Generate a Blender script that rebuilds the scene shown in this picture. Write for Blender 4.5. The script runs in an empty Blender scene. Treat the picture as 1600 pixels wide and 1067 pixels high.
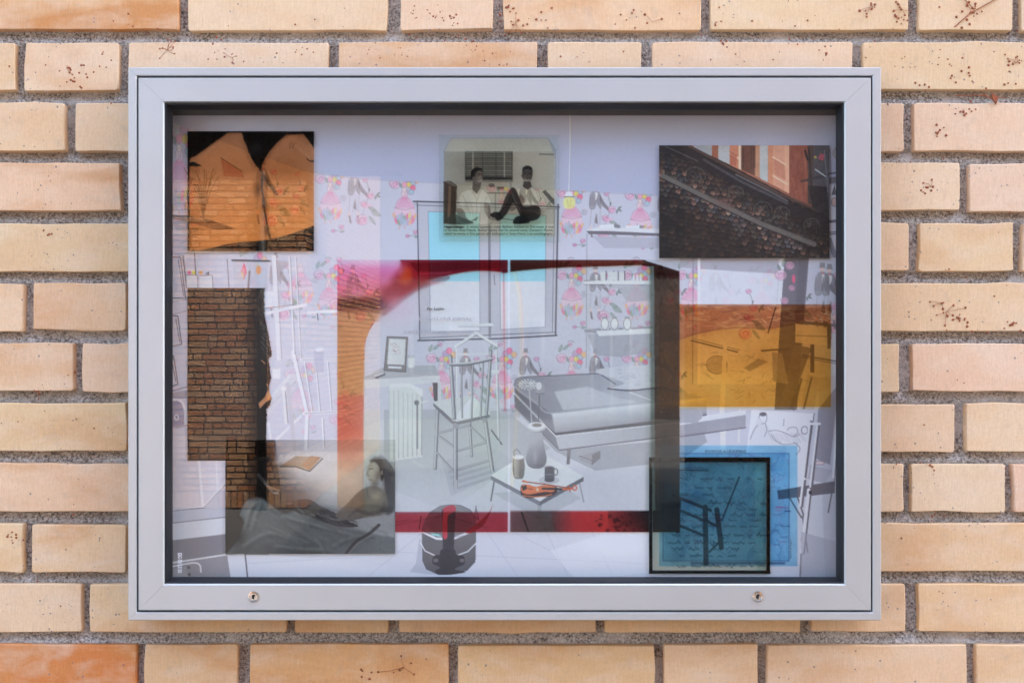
import bpy, bmesh, math, random
import numpy as np
from mathutils import Vector, Matrix

# ------------------------------------------------------------------ camera, world, sun, exposure
SC = bpy.context.scene
DENOISE = True
D = 1.65                       # camera to brick face, metres
FPX = 1248.0 * D               # focal length in photo pixels (1600 wide); brick stretcher = 0.25 m
ZC = 1.68                      # eye height
cam = bpy.data.cameras.new("camera"); camo = bpy.data.objects.new("camera", cam)
SC.collection.objects.link(camo); SC.camera = camo
camo.location = (0, -D, ZC); camo.rotation_euler = (math.radians(90), 0, 0)
cam.sensor_width = 36; cam.lens = FPX / 1600 * 36; cam.clip_start = 0.02; cam.clip_end = 3000

SUN_EL, SUN_AZ = math.radians(50), math.radians(46)      # azimuth measured from +Y (behind the wall) towards +X
w = bpy.data.worlds.new("World"); SC.world = w; w.use_nodes = True
wn = w.node_tree; wn.nodes.clear()
sky = wn.nodes.new("ShaderNodeTexSky"); sky.sky_type = 'NISHITA'; sky.sun_disc = False
sky.sun_elevation = SUN_EL; sky.sun_rotation = SUN_AZ; sky.air_density = 1.0; sky.dust_density = 5.0; sky.ozone_density = 0.4
bg = wn.nodes.new("ShaderNodeBackground"); bg.inputs[1].default_value = 0.15
wo = wn.nodes.new("ShaderNodeOutputWorld")
wn.links.new(sky.outputs[0], bg.inputs[0]); wn.links.new(bg.outputs[0], wo.inputs[0])

sl = bpy.data.lights.new("sun", 'SUN'); sl.energy = 2.0; sl.angle = math.radians(0.53); sl.color = (1.0, 0.94, 0.86)
so = bpy.data.objects.new("sun", sl); SC.collection.objects.link(so)
sd = Vector((math.sin(SUN_AZ) * math.cos(SUN_EL), math.cos(SUN_AZ) * math.cos(SUN_EL), math.sin(SUN_EL)))
so.rotation_euler = sd.to_track_quat('Z', 'Y').to_euler(); so.location = sd * 30

SC.view_settings.view_transform = 'Standard'; SC.view_settings.look = 'None'
SC.view_settings.gamma = 1; SC.view_settings.use_curve_mapping = False
SC.view_settings.exposure = 3.25
SC.render.engine = 'CYCLES'
SC.cycles.use_denoising = DENOISE
SC.cycles.use_adaptive_sampling = False; SC.cycles.sample_clamp_indirect = 6.0
SC.cycles.max_bounces = 8; SC.cycles.diffuse_bounces = 4; SC.cycles.transparent_max_bounces = 24
SC.cycles.caustics_reflective = False; SC.cycles.caustics_refractive = False

# ------------------------------------------------------------------ helpers
RNG = np.random.RandomState(7); random.seed(7)
COL = SC.collection

def P(px, py, y):
    k = (y + D) / FPX
    return ((px - 800.0) * k, y, ZC - (py - 533.5) * k)

def s2l(c):
    c = np.asarray(c, dtype=np.float64) / 255.0
    return np.where(c <= 0.04045, c / 12.92, ((c + 0.055) / 1.055) ** 2.4)

def tag(o, label=None, cat=None, group=None, kind=None):
    if label: o["label"] = label
    if cat: o["category"] = cat
    if group: o["group"] = group
    if kind: o["kind"] = kind
    return o

def empty(name, loc=(0, 0, 0)):
    o = bpy.data.objects.new(name, None); COL.objects.link(o); o.location = loc
    o.empty_display_size = 0.05
    return o

def link(name, me, mat=None, parent=None):
    o = bpy.data.objects.new(name, me); COL.objects.link(o)
    if mat is not None and not me.materials: me.materials.append(mat)
    if parent is not None:
        o.parent = parent
        o.matrix_parent_inverse = Matrix.Translation(-Vector(parent.location)) if parent.type == 'EMPTY' else Matrix()
    return o

def mesh(name, verts, faces):
    me = bpy.data.meshes.new(name); me.from_pydata([tuple(v) for v in verts], [], faces); me.update()
    return me

class MB:
    """collects simple solids into one mesh"""
    def __init__(s): s.v, s.f, s.c = [], [], []
    def add(s, vs, fs, col=None):
        n = len(s.v); s.v += [tuple(v) for v in vs]; s.f += [tuple(i + n for i in f) for f in fs]
        if col is not None: s.c += [tuple(col)] * len(vs)
    def box(s, x0, x1, y0, y1, z0, z1, col=None):
        s.add([(x0,y0,z0),(x1,y0,z0),(x1,y1,z0),(x0,y1,z0),(x0,y0,z1),(x1,y0,z1),(x1,y1,z1),(x0,y1,z1)],
              [(0,3,2,1),(4,5,6,7),(0,1,5,4),(1,2,6,5),(2,3,7,6),(3,0,4,7)], col)
    def tube(s, p, q, r, n=8, r2=None, col=None):
        p, q = Vector(p), Vector(q); a = (q - p).normalized(); r2 = r if r2 is None else r2
        u = a.orthogonal().normalized(); v = a.cross(u)
        vs = [p + (u*math.cos(t)+v*math.sin(t))*r for t in [2*math.pi*i/n for i in range(n)]]
        vs += [q + (u*math.cos(t)+v*math.sin(t))*r2 for t in [2*math.pi*i/n for i in range(n)]]
        fs = [(i,(i+1)%n,n+(i+1)%n,n+i) for i in range(n)] + [tuple(range(n-1,-1,-1)), tuple(range(n,2*n))]
        s.add(vs, fs, col)
    def build(s, name, mat=None, parent=None, smooth=False):
        me = mesh(name, s.v, s.f)
        if s.c:
            a = me.color_attributes.new("Col", 'FLOAT_COLOR', 'POINT')
            a.data.foreach_set("color", np.array([(c[0], c[1], c[2], c[3] if len(c) > 3 else 1.0) for c in s.c], dtype=np.float32).ravel())
        if smooth: me.shade_smooth()
        return link(name, me, mat, parent)

def vnoise(h, w_, cell, seed, octaves=1, gain=0.5):
    """smooth value noise in 0..1, cell in samples"""
    r = np.random.RandomState(seed); out = np.zeros((h, w_)); amp, tot = 1.0, 0.0
    for o in range(octaves):
        cx = max(cell / 2**o, 1.0); gh, gw = int(h / cx) + 3, int(w_ / cx) + 3
        g = r.rand(gh, gw)
        yy, xx = np.arange(h) / cx, np.arange(w_) / cx
        y0, x0 = yy.astype(int), xx.astype(int); fy, fx = yy - y0, xx - x0
        fy = fy*fy*(3-2*fy); fx = fx*fx*(3-2*fx)
        a = g[y0][:, x0]*(1-fx) + g[y0][:, x0+1]*fx
        b = g[y0+1][:, x0]*(1-fx) + g[y0+1][:, x0+1]*fx
        out += amp*(a*(1-fy)[:, None] + b*fy[:, None]); tot += amp; amp *= gain
    return out / tot

# ------------------------------------------------------------------ materials
class NT:
    def __init__(s, name):
        s.m = bpy.data.materials.new(name); s.m.use_nodes = True; s.t = s.m.node_tree; s.t.nodes.clear()
        s.out = s.t.nodes.new("ShaderNodeOutputMaterial")
    def n(s, typ, **kw):
        x = s.t.nodes.new(typ)
        for k, v in kw.items():
            if k.startswith("i_"): x.inputs[int(k[2:])].default_value = v
            else: setattr(x, k, v)
        return x
    def l(s, a, b): s.t.links.new(a, b)
    def math(s, op, a, b=None):
        x = s.n("ShaderNodeMath", operation=op)
        for i, v in enumerate((a, b)):
            if v is None: continue
            if hasattr(v, "links"): s.l(v, x.inputs[i])
            else: x.inputs[i].default_value = v
        return x.outputs[0]
    def mix(s, f, a, b, blend='MIX'):
        x = s.n("ShaderNodeMix", data_type='RGBA', blend_type=blend)
        for i, v in ((0, f), (6, a), (7, b)):
            if hasattr(v, "links"): s.l(v, x.inputs[i])
            elif i == 0: x.inputs[0].default_value = v
            else: x.inputs[i].default_value = (*v[:3], 1)
        return x.outputs[2]
    def ramp(s, f, stops):
        x = s.n("ShaderNodeValToRGB"); e = x.color_ramp.elements
        e[0].position, e[0].color = stops[0][0], (*stops[0][1], 1); e[1].position, e[1].color = stops[-1][0], (*stops[-1][1], 1)
        for p, c in stops[1:-1]:
            k = e.new(p); k.color = (*c, 1)
        s.l(f, x.inputs[0]); return x.outputs[0]
    def noise(s, vec, scale, detail=3, rough=0.5, dist=0.0, w=None):
        x = s.n("ShaderNodeTexNoise", noise_dimensions='4D' if w is not None else '3D')
        s.l(vec, x.inputs["Vector"]); x.inputs["Scale"].default_value = scale; x.inputs["Detail"].default_value = detail
        x.inputs["Roughness"].default_value = rough; x.inputs["Distortion"].default_value = dist
        if w is not None: s.l(w, x.inputs["W"])
        return x.outputs["Fac"]
    def bump(s, h, strength, dist, prev=None):
        x = s.n("ShaderNodeBump"); x.inputs["Strength"].default_value = strength; x.inputs["Distance"].default_value = dist
        s.l(h, x.inputs["Height"])
        if prev is not None: s.l(prev, x.inputs["Normal"])
        return x.outputs[0]
    def pbsdf(s, **kw):
        x = s.n("ShaderNodeBsdfPrincipled")
        for k, v in kw.items():
            k = k.replace("_", " ")
            if hasattr(v, "links"): s.l(v, x.inputs[k])
            else: x.inputs[k].default_value = (*v[:3], 1) if isinstance(v, (tuple, list, np.ndarray)) and len(v) >= 3 else v
        s.l(x.outputs[0], s.out.inputs[0]); return x

def simple(name, col, rough=0.6, metal=0.0, noise_scale=None, amt=0.25, bump=None):
    m = NT(name); pos = m.n("ShaderNodeNewGeometry").outputs["Position"]
    c = tuple(col)
    kw = dict(Roughness=rough, Metallic=metal)
    if noise_scale:
        f = m.noise(pos, noise_scale, 4, 0.6)
        dk = tuple(x*(1-amt) for x in c); lt = tuple(min(1, x*(1+amt)) for x in c)
        kw["Base_Color"] = m.ramp(f, [(0.3, dk), (0.7, lt)])
        if bump: kw["Normal"] = m.bump(f, 0.6, bump)
    else: kw["Base_Color"] = c
    b_ = m.pbsdf(**kw)
    if rough >= 1.0: b_.inputs["Specular IOR Level"].default_value = 0.05
    return m.m

def brick_material():
    m = NT("brick_clay"); geo = m.n("ShaderNodeNewGeometry"); pos = geo.outputs["Position"]
    col = m.n("ShaderNodeVertexColor", layer_name="Col")
    oi = m.n("ShaderNodeObjectInfo"); wv = m.math('MULTIPLY', oi.outputs["Random"], 37.0)
    # fired smears, stretched along the brick
    mp = m.n("ShaderNodeMapping"); mp.inputs["Scale"].default_value = (1.0, 1.0, 2.2); m.l(pos, mp.inputs[0])
    f1 = m.noise(mp.outputs[0], 6.5, 3, 0.55, 0.7, wv)
    sm = m.ramp(f1, [(0.42, (0, 0, 0)), (0.66, (1, 1, 1))])
    smear = m.math('MULTIPLY', sm, m.math('ADD', m.math('MULTIPLY', col.outputs["Alpha"], 0.85), 0.10))
    c = m.mix(smear, col.outputs["Color"], (0.66, 0.29, 0.10))
    # pale bloom and fine mottling
    f2 = m.noise(mp.outputs[0], 16.0, 4, 0.6, 0.4, wv)
    c = m.mix(m.ramp(f2, [(0.45, (0, 0, 0)), (0.75, (0.6, 0.6, 0.6))]), c, (0.86, 0.66, 0.47))
    f3 = m.noise(pos, 260.0, 3, 0.7)
    c = m.mix(0.28, c, m.ramp(f3, [(0.3, (0.7, 0.66, 0.62)), (0.6, (1, 1, 1))]), 'MULTIPLY')
    f5 = m.noise(pos, 38.0, 4, 0.65, 0.3, wv)
    c = m.mix(m.ramp(f5, [(0.58, (0, 0, 0)), (0.74, (0.38, 0.38, 0.38))]), c, (0.55, 0.38, 0.27))
    mv = m.n("ShaderNodeMapping"); mv.inputs["Scale"].default_value = (900.0, 1.0, 45.0); m.l(pos, mv.inputs[0])
    f6 = m.noise(mv.outputs[0], 1.0, 3, 0.6)
    c = m.mix(0.34, c, m.ramp(f6, [(0.32, (0.72, 0.68, 0.64)), (0.6, (1, 1, 1))]), 'MULTIPLY')
    # small pits and specks
    vo = m.n("ShaderNodeTexVoronoi", feature='F1'); vo.inputs["Scale"].default_value = 95.0; m.l(pos, vo.inputs["Vector"])
    rr = m.n("ShaderNodeSeparateColor"); m.l(vo.outputs["Color"], rr.inputs[0])
    pick = m.math('GREATER_THAN', rr.outputs[0], 0.74)
    rad = m.math('MULTIPLY', rr.outputs[1], 0.13)
    pit = m.math('MULTIPLY', pick, m.math('LESS_THAN', vo.outputs["Distance"], rad))
    c = m.mix(m.math('MULTIPLY', pit, 0.75), c, (0.20, 0.15, 0.16))
    b = m.bump(f3, 0.16, 0.0006); b = m.bump(f5, 0.22, 0.0010, b)
    b = m.bump(m.math('SUBTRACT', 1.0, pit), 0.5, 0.0008, b)
    pb = m.pbsdf(Base_Color=c, Roughness=0.8, Normal=b); pb.inputs['Specular IOR Level'].default_value = 0.25
    return m.m

def mortar_material():
    m = NT("sandy_mortar"); pos = m.n("ShaderNodeNewGeometry").outputs["Position"]
    f1 = m.noise(pos, 300.0, 3, 0.8); f2 = m.noise(pos, 24.0, 4, 0.6, 0.5); f3 = m.noise(pos, 900.0, 2, 0.6)
    c = m.ramp(f1, [(0.36, (0.09, 0.078, 0.068)), (0.45, (0.36, 0.325, 0.29)), (0.55, (0.58, 0.54, 0.49)), (0.66, (0.82, 0.79, 0.75))])
    c = m.mix(m.ramp(f2, [(0.5, (0, 0, 0)), (0.68, (0.75, 0.75, 0.75))]), c, (0.76, 0.72, 0.67))
    f4 = m.noise(pos, 9.0, 3, 0.6)
    c = m.mix(m.ramp(f4, [(0.45, (0, 0, 0)), (0.68, (0.35, 0.35, 0.35))]), c, (0.26, 0.225, 0.19))
    c = m.mix(0.6, c, m.ramp(f3, [(0.35, (0.5, 0.46, 0.43)), (0.6, (1, 1, 1))]), 'MULTIPLY')
    b = m.bump(f1, 0.9, 0.0022); b = m.bump(f3, 0.7, 0.001, b)
    m.pbsdf(Base_Color=c, Roughness=0.95, Normal=b)
    return m.m

def far_brick_material(name, a, b):
    m = NT(name); col = m.n("ShaderNodeVertexColor", layer_name="Col")
    pos = m.n("ShaderNodeNewGeometry").outputs["Position"]
    f = m.noise(pos, 14.0, 4, 0.6)
    c = m.mix(m.math('MULTIPLY', f, 0.3), col.outputs["Color"], b)
    m.pbsdf(Base_Color=c, Roughness=0.75); return m.m

def alu_material():
    m = NT("anodised_aluminium"); pos = m.n("ShaderNodeNewGeometry").outputs["Position"]
    mp = m.n("ShaderNodeMapping"); mp.inputs["Scale"].default_value = (3, 3, 3); m.l(pos, mp.inputs[0])
    f = m.noise(mp.outputs[0], 3.0, 2, 0.5)
    fb = m.noise(pos, 900.0, 2, 0.5)
    r = m.math('ADD', m.math('MULTIPLY', f, 0.06), 0.46)
    c = m.ramp(f, [(0.3, (0.555, 0.56, 0.54)), (0.7, (0.575, 0.58, 0.56))])
    m.pbsdf(Base_Color=c, Metallic=0.65, Roughness=r, Normal=m.bump(fb, 0.06, 0.0003)); return m.m

def glass_material():
    """clear float glass: a mirror reflection by Fresnel over straight transmission, both faces alike"""
    m = NT("clear_glass"); geo = m.n("ShaderNodeNewGeometry")
    ior = m.math('ADD', m.math('MULTIPLY', geo.outputs["Backfacing"], 1/1.5 - 1.5), 1.5)
    fr = m.n("ShaderNodeFresnel"); m.l(ior, fr.inputs[0])
    fac = m.math('MINIMUM', m.math('MULTIPLY', fr.outputs[0], GLASS_GAIN), 1.0)
    tr = m.n("ShaderNodeBsdfTransparent"); tr.inputs[0].default_value = (0.985, 0.992, 0.99, 1)
    gl = m.n("ShaderNodeBsdfGlossy"); gl.inputs["Roughness"].default_value = 0.0
    mx = m.n("ShaderNodeMixShader"); m.l(fac, mx.inputs[0]); m.l(tr.outputs[0], mx.inputs[1]); m.l(gl.outputs[0], mx.inputs[2])
    m.l(mx.outputs[0], m.out.inputs[0]); return m.m
GLASS_GAIN = 0.98

def print_material(name, rough=0.5):
    m = NT(name); col = m.n("ShaderNodeVertexColor", layer_name="Col")
    m.pbsdf(Base_Color=col.outputs["Color"], Roughness=rough); return m.m

def film_material():
    m = NT("printed_film"); col = m.n("ShaderNodeVertexColor", layer_name="Col"); ink = m.n("ShaderNodeVertexColor", layer_name="Ink")
    tr = m.n("ShaderNodeBsdfTransparent"); m.l(col.outputs["Color"], tr.inputs[0])
    df = m.n("ShaderNodeBsdfDiffuse"); m.l(ink.outputs["Color"], df.inputs[0])
    mx = m.n("ShaderNodeMixShader"); m.l(col.outputs["Alpha"], mx.inputs[0]); m.l(tr.outputs[0], mx.inputs[1]); m.l(df.outputs[0], mx.inputs[2])
    m.l(mx.outputs[0], m.out.inputs[0]); return m.m

M_BRICK, M_MORTAR, M_ALU, M_GLASS = brick_material(), mortar_material(), alu_material(), glass_material()
M_PRINT, M_FILM = print_material("poster_print"), film_material()
M_GASKET = simple("black_rubber", (0.006, 0.006, 0.008), 0.55)
M_BOARD = simple("grey_backboard", (0.13, 0.13, 0.14), 0.6, 0, 30.0, 0.08)
M_STEEL = simple("lock_steel", (0.62, 0.60, 0.57), 0.25, 1.0)
M_DARK = simple("black_slot", (0.004, 0.004, 0.004), 0.8)
M_BRASS = simple("brass_pin", (0.75, 0.55, 0.22), 0.3, 1.0)
M_INK = simple("black_ink", (0.02, 0.02, 0.022), 0.8)
M_WHITEINK = simple("white_etch", (0.85, 0.86, 0.88), 0.6)
M_GHOST = simple("faint_ink", (0.50, 0.47, 0.50), 0.8)

# ------------------------------------------------------------------ ground and the yard opposite (seen in the glass)
def asphalt():
    m = NT("asphalt_paving"); pos = m.n("ShaderNodeNewGeometry").outputs["Position"]
    f = m.noise(pos, 0.8, 5, 0.6); g = m.noise(pos, 70.0, 3, 0.7)
    c = m.mix(g, m.ramp(f, [(0.3, (0.06, 0.058, 0.055)), (0.7, (0.10, 0.097, 0.09))]), (0.13, 0.125, 0.12))
    m.pbsdf(Base_Color=c, Roughness=0.9, Normal=m.bump(g, 0.5, 0.004)); return m.m
g = mesh("ground", [(-900,-900,0),(900,-900,0),(900,900,0),(-900,900,0)], [(0,1,2,3)])
tag(link("ground", g, asphalt()), kind="structure")

def far_wall(mb, mbm, origin, du, normal, length, z0, z1, course=0.0625, ln=0.195, seed=1, soldier=0.0, dim=1.0, j=0.0145):
    """courses of bricks proud of a mortar sheet, along du from origin"""
    r = np.random.RandomState(seed); o, du, n = Vector(origin), Vector(du), Vector(normal)
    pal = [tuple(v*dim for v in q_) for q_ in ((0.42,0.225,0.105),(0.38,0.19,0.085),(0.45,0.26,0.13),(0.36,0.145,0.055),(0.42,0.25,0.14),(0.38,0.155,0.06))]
    def brick(u0, u1, za, zb):
        c = np.array(pal[r.randint(len(pal))]) * (0.9 + 0.2*r.rand()); q = 0.004
        a0, a1 = o + du*u0, o + du*u1
        vs = [a0+Vector((0,0,za)), a1+Vector((0,0,za)), a1+Vector((0,0,zb)), a0+Vector((0,0,zb))]
        vs = vs + [v + n*q for v in vs]
        mb.add(vs, [(4,5,6,7),(0,1,5,4),(1,2,6,5),(2,3,7,6),(3,0,4,7)], c)
    z = z0
    if soldier:
        u = 0.0
        while u < length - 0.02:
            brick(u, min(u+0.052, length), z0+j, z0+soldier-j); u += 0.0625
        z = z0 + soldier
    k = 0
    while z < z1 - 0.02:
        u = -[0.0, 0.06, 0.10, 0.15][r.randint(4)]
        while u < length - 0.015:
            L = ln if r.rand() < 0.68 else ln*0.47
            brick(max(u, 0), min(u + L - j, length), z, min(z + course - j, z1)); u += L
            if max(u,0) >= length: break
        z += course; k += 1
    e = o + du*length
    mbm.add([o+Vector((0,0,z0)), e+Vector((0,0,z0)), e+Vector((0,0,z1)), o+Vector((0,0,z1))], [(0,1,2,3)])

M_FARBRICK = far_brick_material("yard_brick", None, (0.26, 0.13, 0.07))
M_FARMORTAR = simple("yard_mortar", (0.025, 0.022, 0.022), 0.9, 0, 60, 0.3)
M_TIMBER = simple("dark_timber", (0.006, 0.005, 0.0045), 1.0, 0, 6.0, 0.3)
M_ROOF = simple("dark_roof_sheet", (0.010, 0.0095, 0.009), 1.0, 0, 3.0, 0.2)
M_PIPE = simple("dark_downpipe_paint", (0.018, 0.014, 0.012), 0.6)
M_RENDER = simple("dim_render", (0.075, 0.070, 0.064), 0.9, 0, 2.0, 0.1)  # plain grey, lowered to weaken its reflection in the glass
M_WHITEPAINT = simple("dim_window_paint", (0.16, 0.155, 0.15), 0.6)  # tone lowered likewise, so the frames mirror only faintly
M_PANE = simple("dark_pane", (0.03, 0.035, 0.04), 0.08)

YO = -11.63
b1 = empty("corner_building", (-4.5, YO, 0))
tag(b1, "brown brick corner building with dark timber upper storey facing the display case", "building")
mb, mm = MB(), MB()
far_wall(mb, mm, (-7.5, YO, 0), (1,0,0), (0,1,0), 5.43, 0.0, 3.37, seed=3, soldier=0.19)
far_wall(mb, mm, (-2.07, YO, 0), (0,-1,0), (1,0,0), 7.4, 0.0, 4.6, seed=4, soldier=0.19, j=0.021)
tag(mb.build("bricks", M_FARBRICK, b1), kind="stuff"); mm.build("mortar", M_FARMORTAR, b1)
t = MB(); t.box(-7.5, -2.09, YO-7.4, YO-0.02, 0, 11.7); t.build("wall_core", M_FARMORTAR, b1)  # upper part carried high to block low sky from the case wall
for i in range(42):
    t = MB(); x = -7.5 + i*0.152; t.box(x, x+0.146, YO+0.014, YO+0.06+0.01*(i % 2), 3.38, 11.7); t.build("board", M_TIMBER, b1)
t = MB(); t.box(-2.05, -1.13, YO-0.45, YO+0.012, 3.39, 11.7); t.build("reflection_blocker", M_TIMBER, b1)  # added box hiding the side wall's upper bricks from the glass reflection
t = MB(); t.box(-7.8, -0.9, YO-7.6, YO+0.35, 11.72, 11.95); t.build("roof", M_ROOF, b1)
t = MB(); t.tube((-2.49, YO+0.09, 0), (-2.49, YO+0.09, 3.37), 0.05, 12)
pipe = t.build("downpipe", M_PIPE, b1, True)
for z in (0.5, 1.9, 3.0):
    t = MB(); t.box(-2.56, -2.42, YO+0.012, YO+0.15, z, z+0.035); t.build("bracket", M_PIPE, pipe)

b2 = empty("side_building", (4, -9, 0))
tag(b2, "brown brick building running away beside the yard", "building")
mb, mm = MB(), MB()
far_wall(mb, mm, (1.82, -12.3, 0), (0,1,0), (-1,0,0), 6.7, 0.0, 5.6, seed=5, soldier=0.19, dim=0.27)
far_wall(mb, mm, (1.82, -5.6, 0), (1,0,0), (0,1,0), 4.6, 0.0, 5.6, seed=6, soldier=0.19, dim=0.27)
tag(mb.build("bricks", M_FARBRICK, b2), kind="stuff"); mm.build("mortar", M_FARMORTAR, b2)
t = MB(); t.box(1.84, 6.42, -12.3, -5.62, 0, 5.6); t.build("wall_core", M_FARMORTAR, b2)  # height raised to cut low sky light on the case wall
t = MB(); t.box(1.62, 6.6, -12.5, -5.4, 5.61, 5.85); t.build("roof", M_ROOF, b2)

b3 = empty("backdrop_house", (0, -29, 0))  # invented house; keeps sky out of the glass and blocks low light
tag(b3, "invented backdrop house for the glass reflection, dark timber over a grey rendered ground floor", "house")
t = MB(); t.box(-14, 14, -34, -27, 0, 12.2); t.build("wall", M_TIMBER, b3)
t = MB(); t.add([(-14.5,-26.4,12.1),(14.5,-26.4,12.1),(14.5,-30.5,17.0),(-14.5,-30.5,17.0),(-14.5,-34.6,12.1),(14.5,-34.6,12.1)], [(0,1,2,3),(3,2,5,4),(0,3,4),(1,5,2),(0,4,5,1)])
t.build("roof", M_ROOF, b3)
t = MB(); t.box(-14.02, 14.02, -27.0, -26.9, 0, 3.1); t.build("ground_floor_wall", M_RENDER, b3)  # added paler storey, a gentle veil for the glass reflection
for x, wd, z0_, z1_ in ((-2.2, 0.9, 0.9, 2.2), (-0.2, 0.9, 0.9, 2.2), (1.7, 0.9, 0.0, 2.1)):  # invented windows that give the reflection some shapes
    t = MB(); t.box(x, x+wd, -26.9, -26.86, z0_, z1_); wi = t.build("window", M_WHITEPAINT, b3)
    for k in range(2):
        t = MB(); t.box(x+0.07+k*0.41, x+0.42+k*0.41, -26.86, -26.85, z0_+0.08, z1_-0.08); t.build("pane", M_PANE, wi)
t = MB(); t.box(-14.1, 14.1, -27.0, -26.84, 3.12, 3.3); t.build("beam", M_TIMBER, b3)

# ------------------------------------------------------------------ the brick wall behind the case
b0 = empty("brick_building", (0, 0.3, 0))
tag(b0, "cream and peach brick wall with deep sandy mortar joints behind the display case", "wall")
JT = 15.5
KNOWN = {
 0: [(-33,279),(294,605),(626,770),(786,1095),(1111,1420),(1436,1582),(1597,1908)],
 1: [(-288,23),(38,185),(201,513),(529,839),(857,1002),(1020,1332),(1349,1661)],
 2: [(-211,101),(117,429),(1267,1412),(1428,1740)],
 3: [(-125,187),(202,514),(1190,1500),(1515,1826)],
 4: [(-60,252),(1110,1420),(1437,1583),(1598,1910)],
 5: [(-275,36),(51,196),(211,523),(1349,1661)],
 6: [(-197,115),(128,440),(1095,1406),(1425,1737)],
 7: [(-114,198),(213,525),(1180,1492),(1510,1822)],
 8: [(-100,212),(1265,1412),(1424,1571),(1585,1897)],
 9: [(-277,35),(50,196),(211,523),(1340,1652)],
 10: [(-184,127),(140,448),(461,608),(623,931),(945,1251),(1268,1415),(1435,1747)],
 11: [(-100,213),(225,370),(390,701),(716,1022),(1038,1184),(1199,1511),(1526,1838)],
}
# observed brick colours (sRGB) and amount of orange firing smear
BC = {(0,0):((234,186,140),1.0),(0,1):((236,206,164),.1),(0,2):((240,204,166),.2),(0,3):((234,190,142),.6),(0,4):((236,206,160),.15),(0,5):((238,208,168),.1),
 (1,0):((234,196,150),.3),(1,1):((238,204,170),.3),(1,2):((240,206,170),.2),(1,3):((236,192,150),.6),(1,4):((238,204,162),.1),(1,5):((238,208,168),.05),(1,6):((232,200,152),.1),
 (2,0):((234,202,158),.15),(2,1):((232,196,150),.3),(2,2):((238,204,172),.1),(2,3):((236,204,170),.1),
 (3,0):((236,192,150),.8),(3,2):((238,206,168),.1),(3,3):((238,202,172),.05),
 (4,0):((232,200,150),.25),(4,1):((232,196,158),.2),(4,2):((234,196,146),.2),(4,3):((238,204,166),.1),
 (5,0):((236,198,148),.3),(5,1):((238,196,152),.5),(5,3):((234,202,154),.05),
 (6,0):((238,198,156),.4),(6,1):((234,194,152),.4),(6,2):((236,206,158),.05),(6,3):((238,202,172),.1),
 (7,0):((236,198,146),.4),(7,2):((236,204,162),.1),(7,3):((236,204,158),.1),
 (8,0):((238,198,158),.4),(8,1):((236,206,162),.05),(8,2):((236,206,168),.05),(8,3):((238,200,172),.1),
 (9,0):((234,192,142),.4),(9,1):((238,194,146),.6),(9,3):((234,198,144),.3),
 (10,0):((238,200,156),.3),(10,1):((234,190,134),.5),(10,2):((234,192,136),.3),(10,3):((234,192,136),.4),(10,4):((234,192,136),.3),(10,5):((236,196,148),.3),(10,6):((234,196,142),.3),
 (11,0):((214,130,68),1.0),(11,1):((228,180,122),.5),(11,2):((230,176,120),.9),(11,3):((234,184,124),.3),(11,4):((236,188,140),.4),(11,5):((236,192,146),.3),(11,6):((234,194,144),.2)}
PALETTE = [(236,204,162),(238,200,160),(234,198,148),(238,206,170),(234,194,146),(238,200,168)]
KB = np.array([1.0, 1.0, 1.0]) * 1.0       # observed colour to clay albedo
def clay(c):
    return tuple(np.clip(s2l(c) * KB * 1.0, 0.02, 0.88))

def row_fill(known, x0, x1, r):
    out = [(a, b, i) for i, (a, b) in enumerate(known)]
    def fill(a, b):                    # a: start of free run (after a joint), b: end of it
        res = []
        while b - a > 620:
            L = 311 if r.rand() < 0.72 else 146
            res.append((a, a + L, -1)); a += L + JT
        if b - a > 330:
            mid = (a + b) / 2; res += [(a, mid - JT/2, -1), (mid + JT/2, b, -1)]
        elif b - a > 40: res.append((a, b, -1))
        return res
    if not known:
        out = fill(x0 - r.rand()*200, x1)
        return out
    ext = []
    ks = sorted(out)
    for (a, b) in zip(ks[:-1], ks[1:]):
        if b[0] - a[1] > 45: ext += fill(a[1] + JT, b[0] - JT)
    e = ks[0][0] - JT
    while e > x0:
        L = 311 if r.rand() < 0.72 else 146
        ext.append((e - L, e, -1)); e -= L + JT
    e = ks[-1][1] + JT
    while e < x1:
        L = 311 if r.rand() < 0.72 else 146
        ext.append((e, e + L, -1)); e += L + JT
    return out + ext

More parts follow.
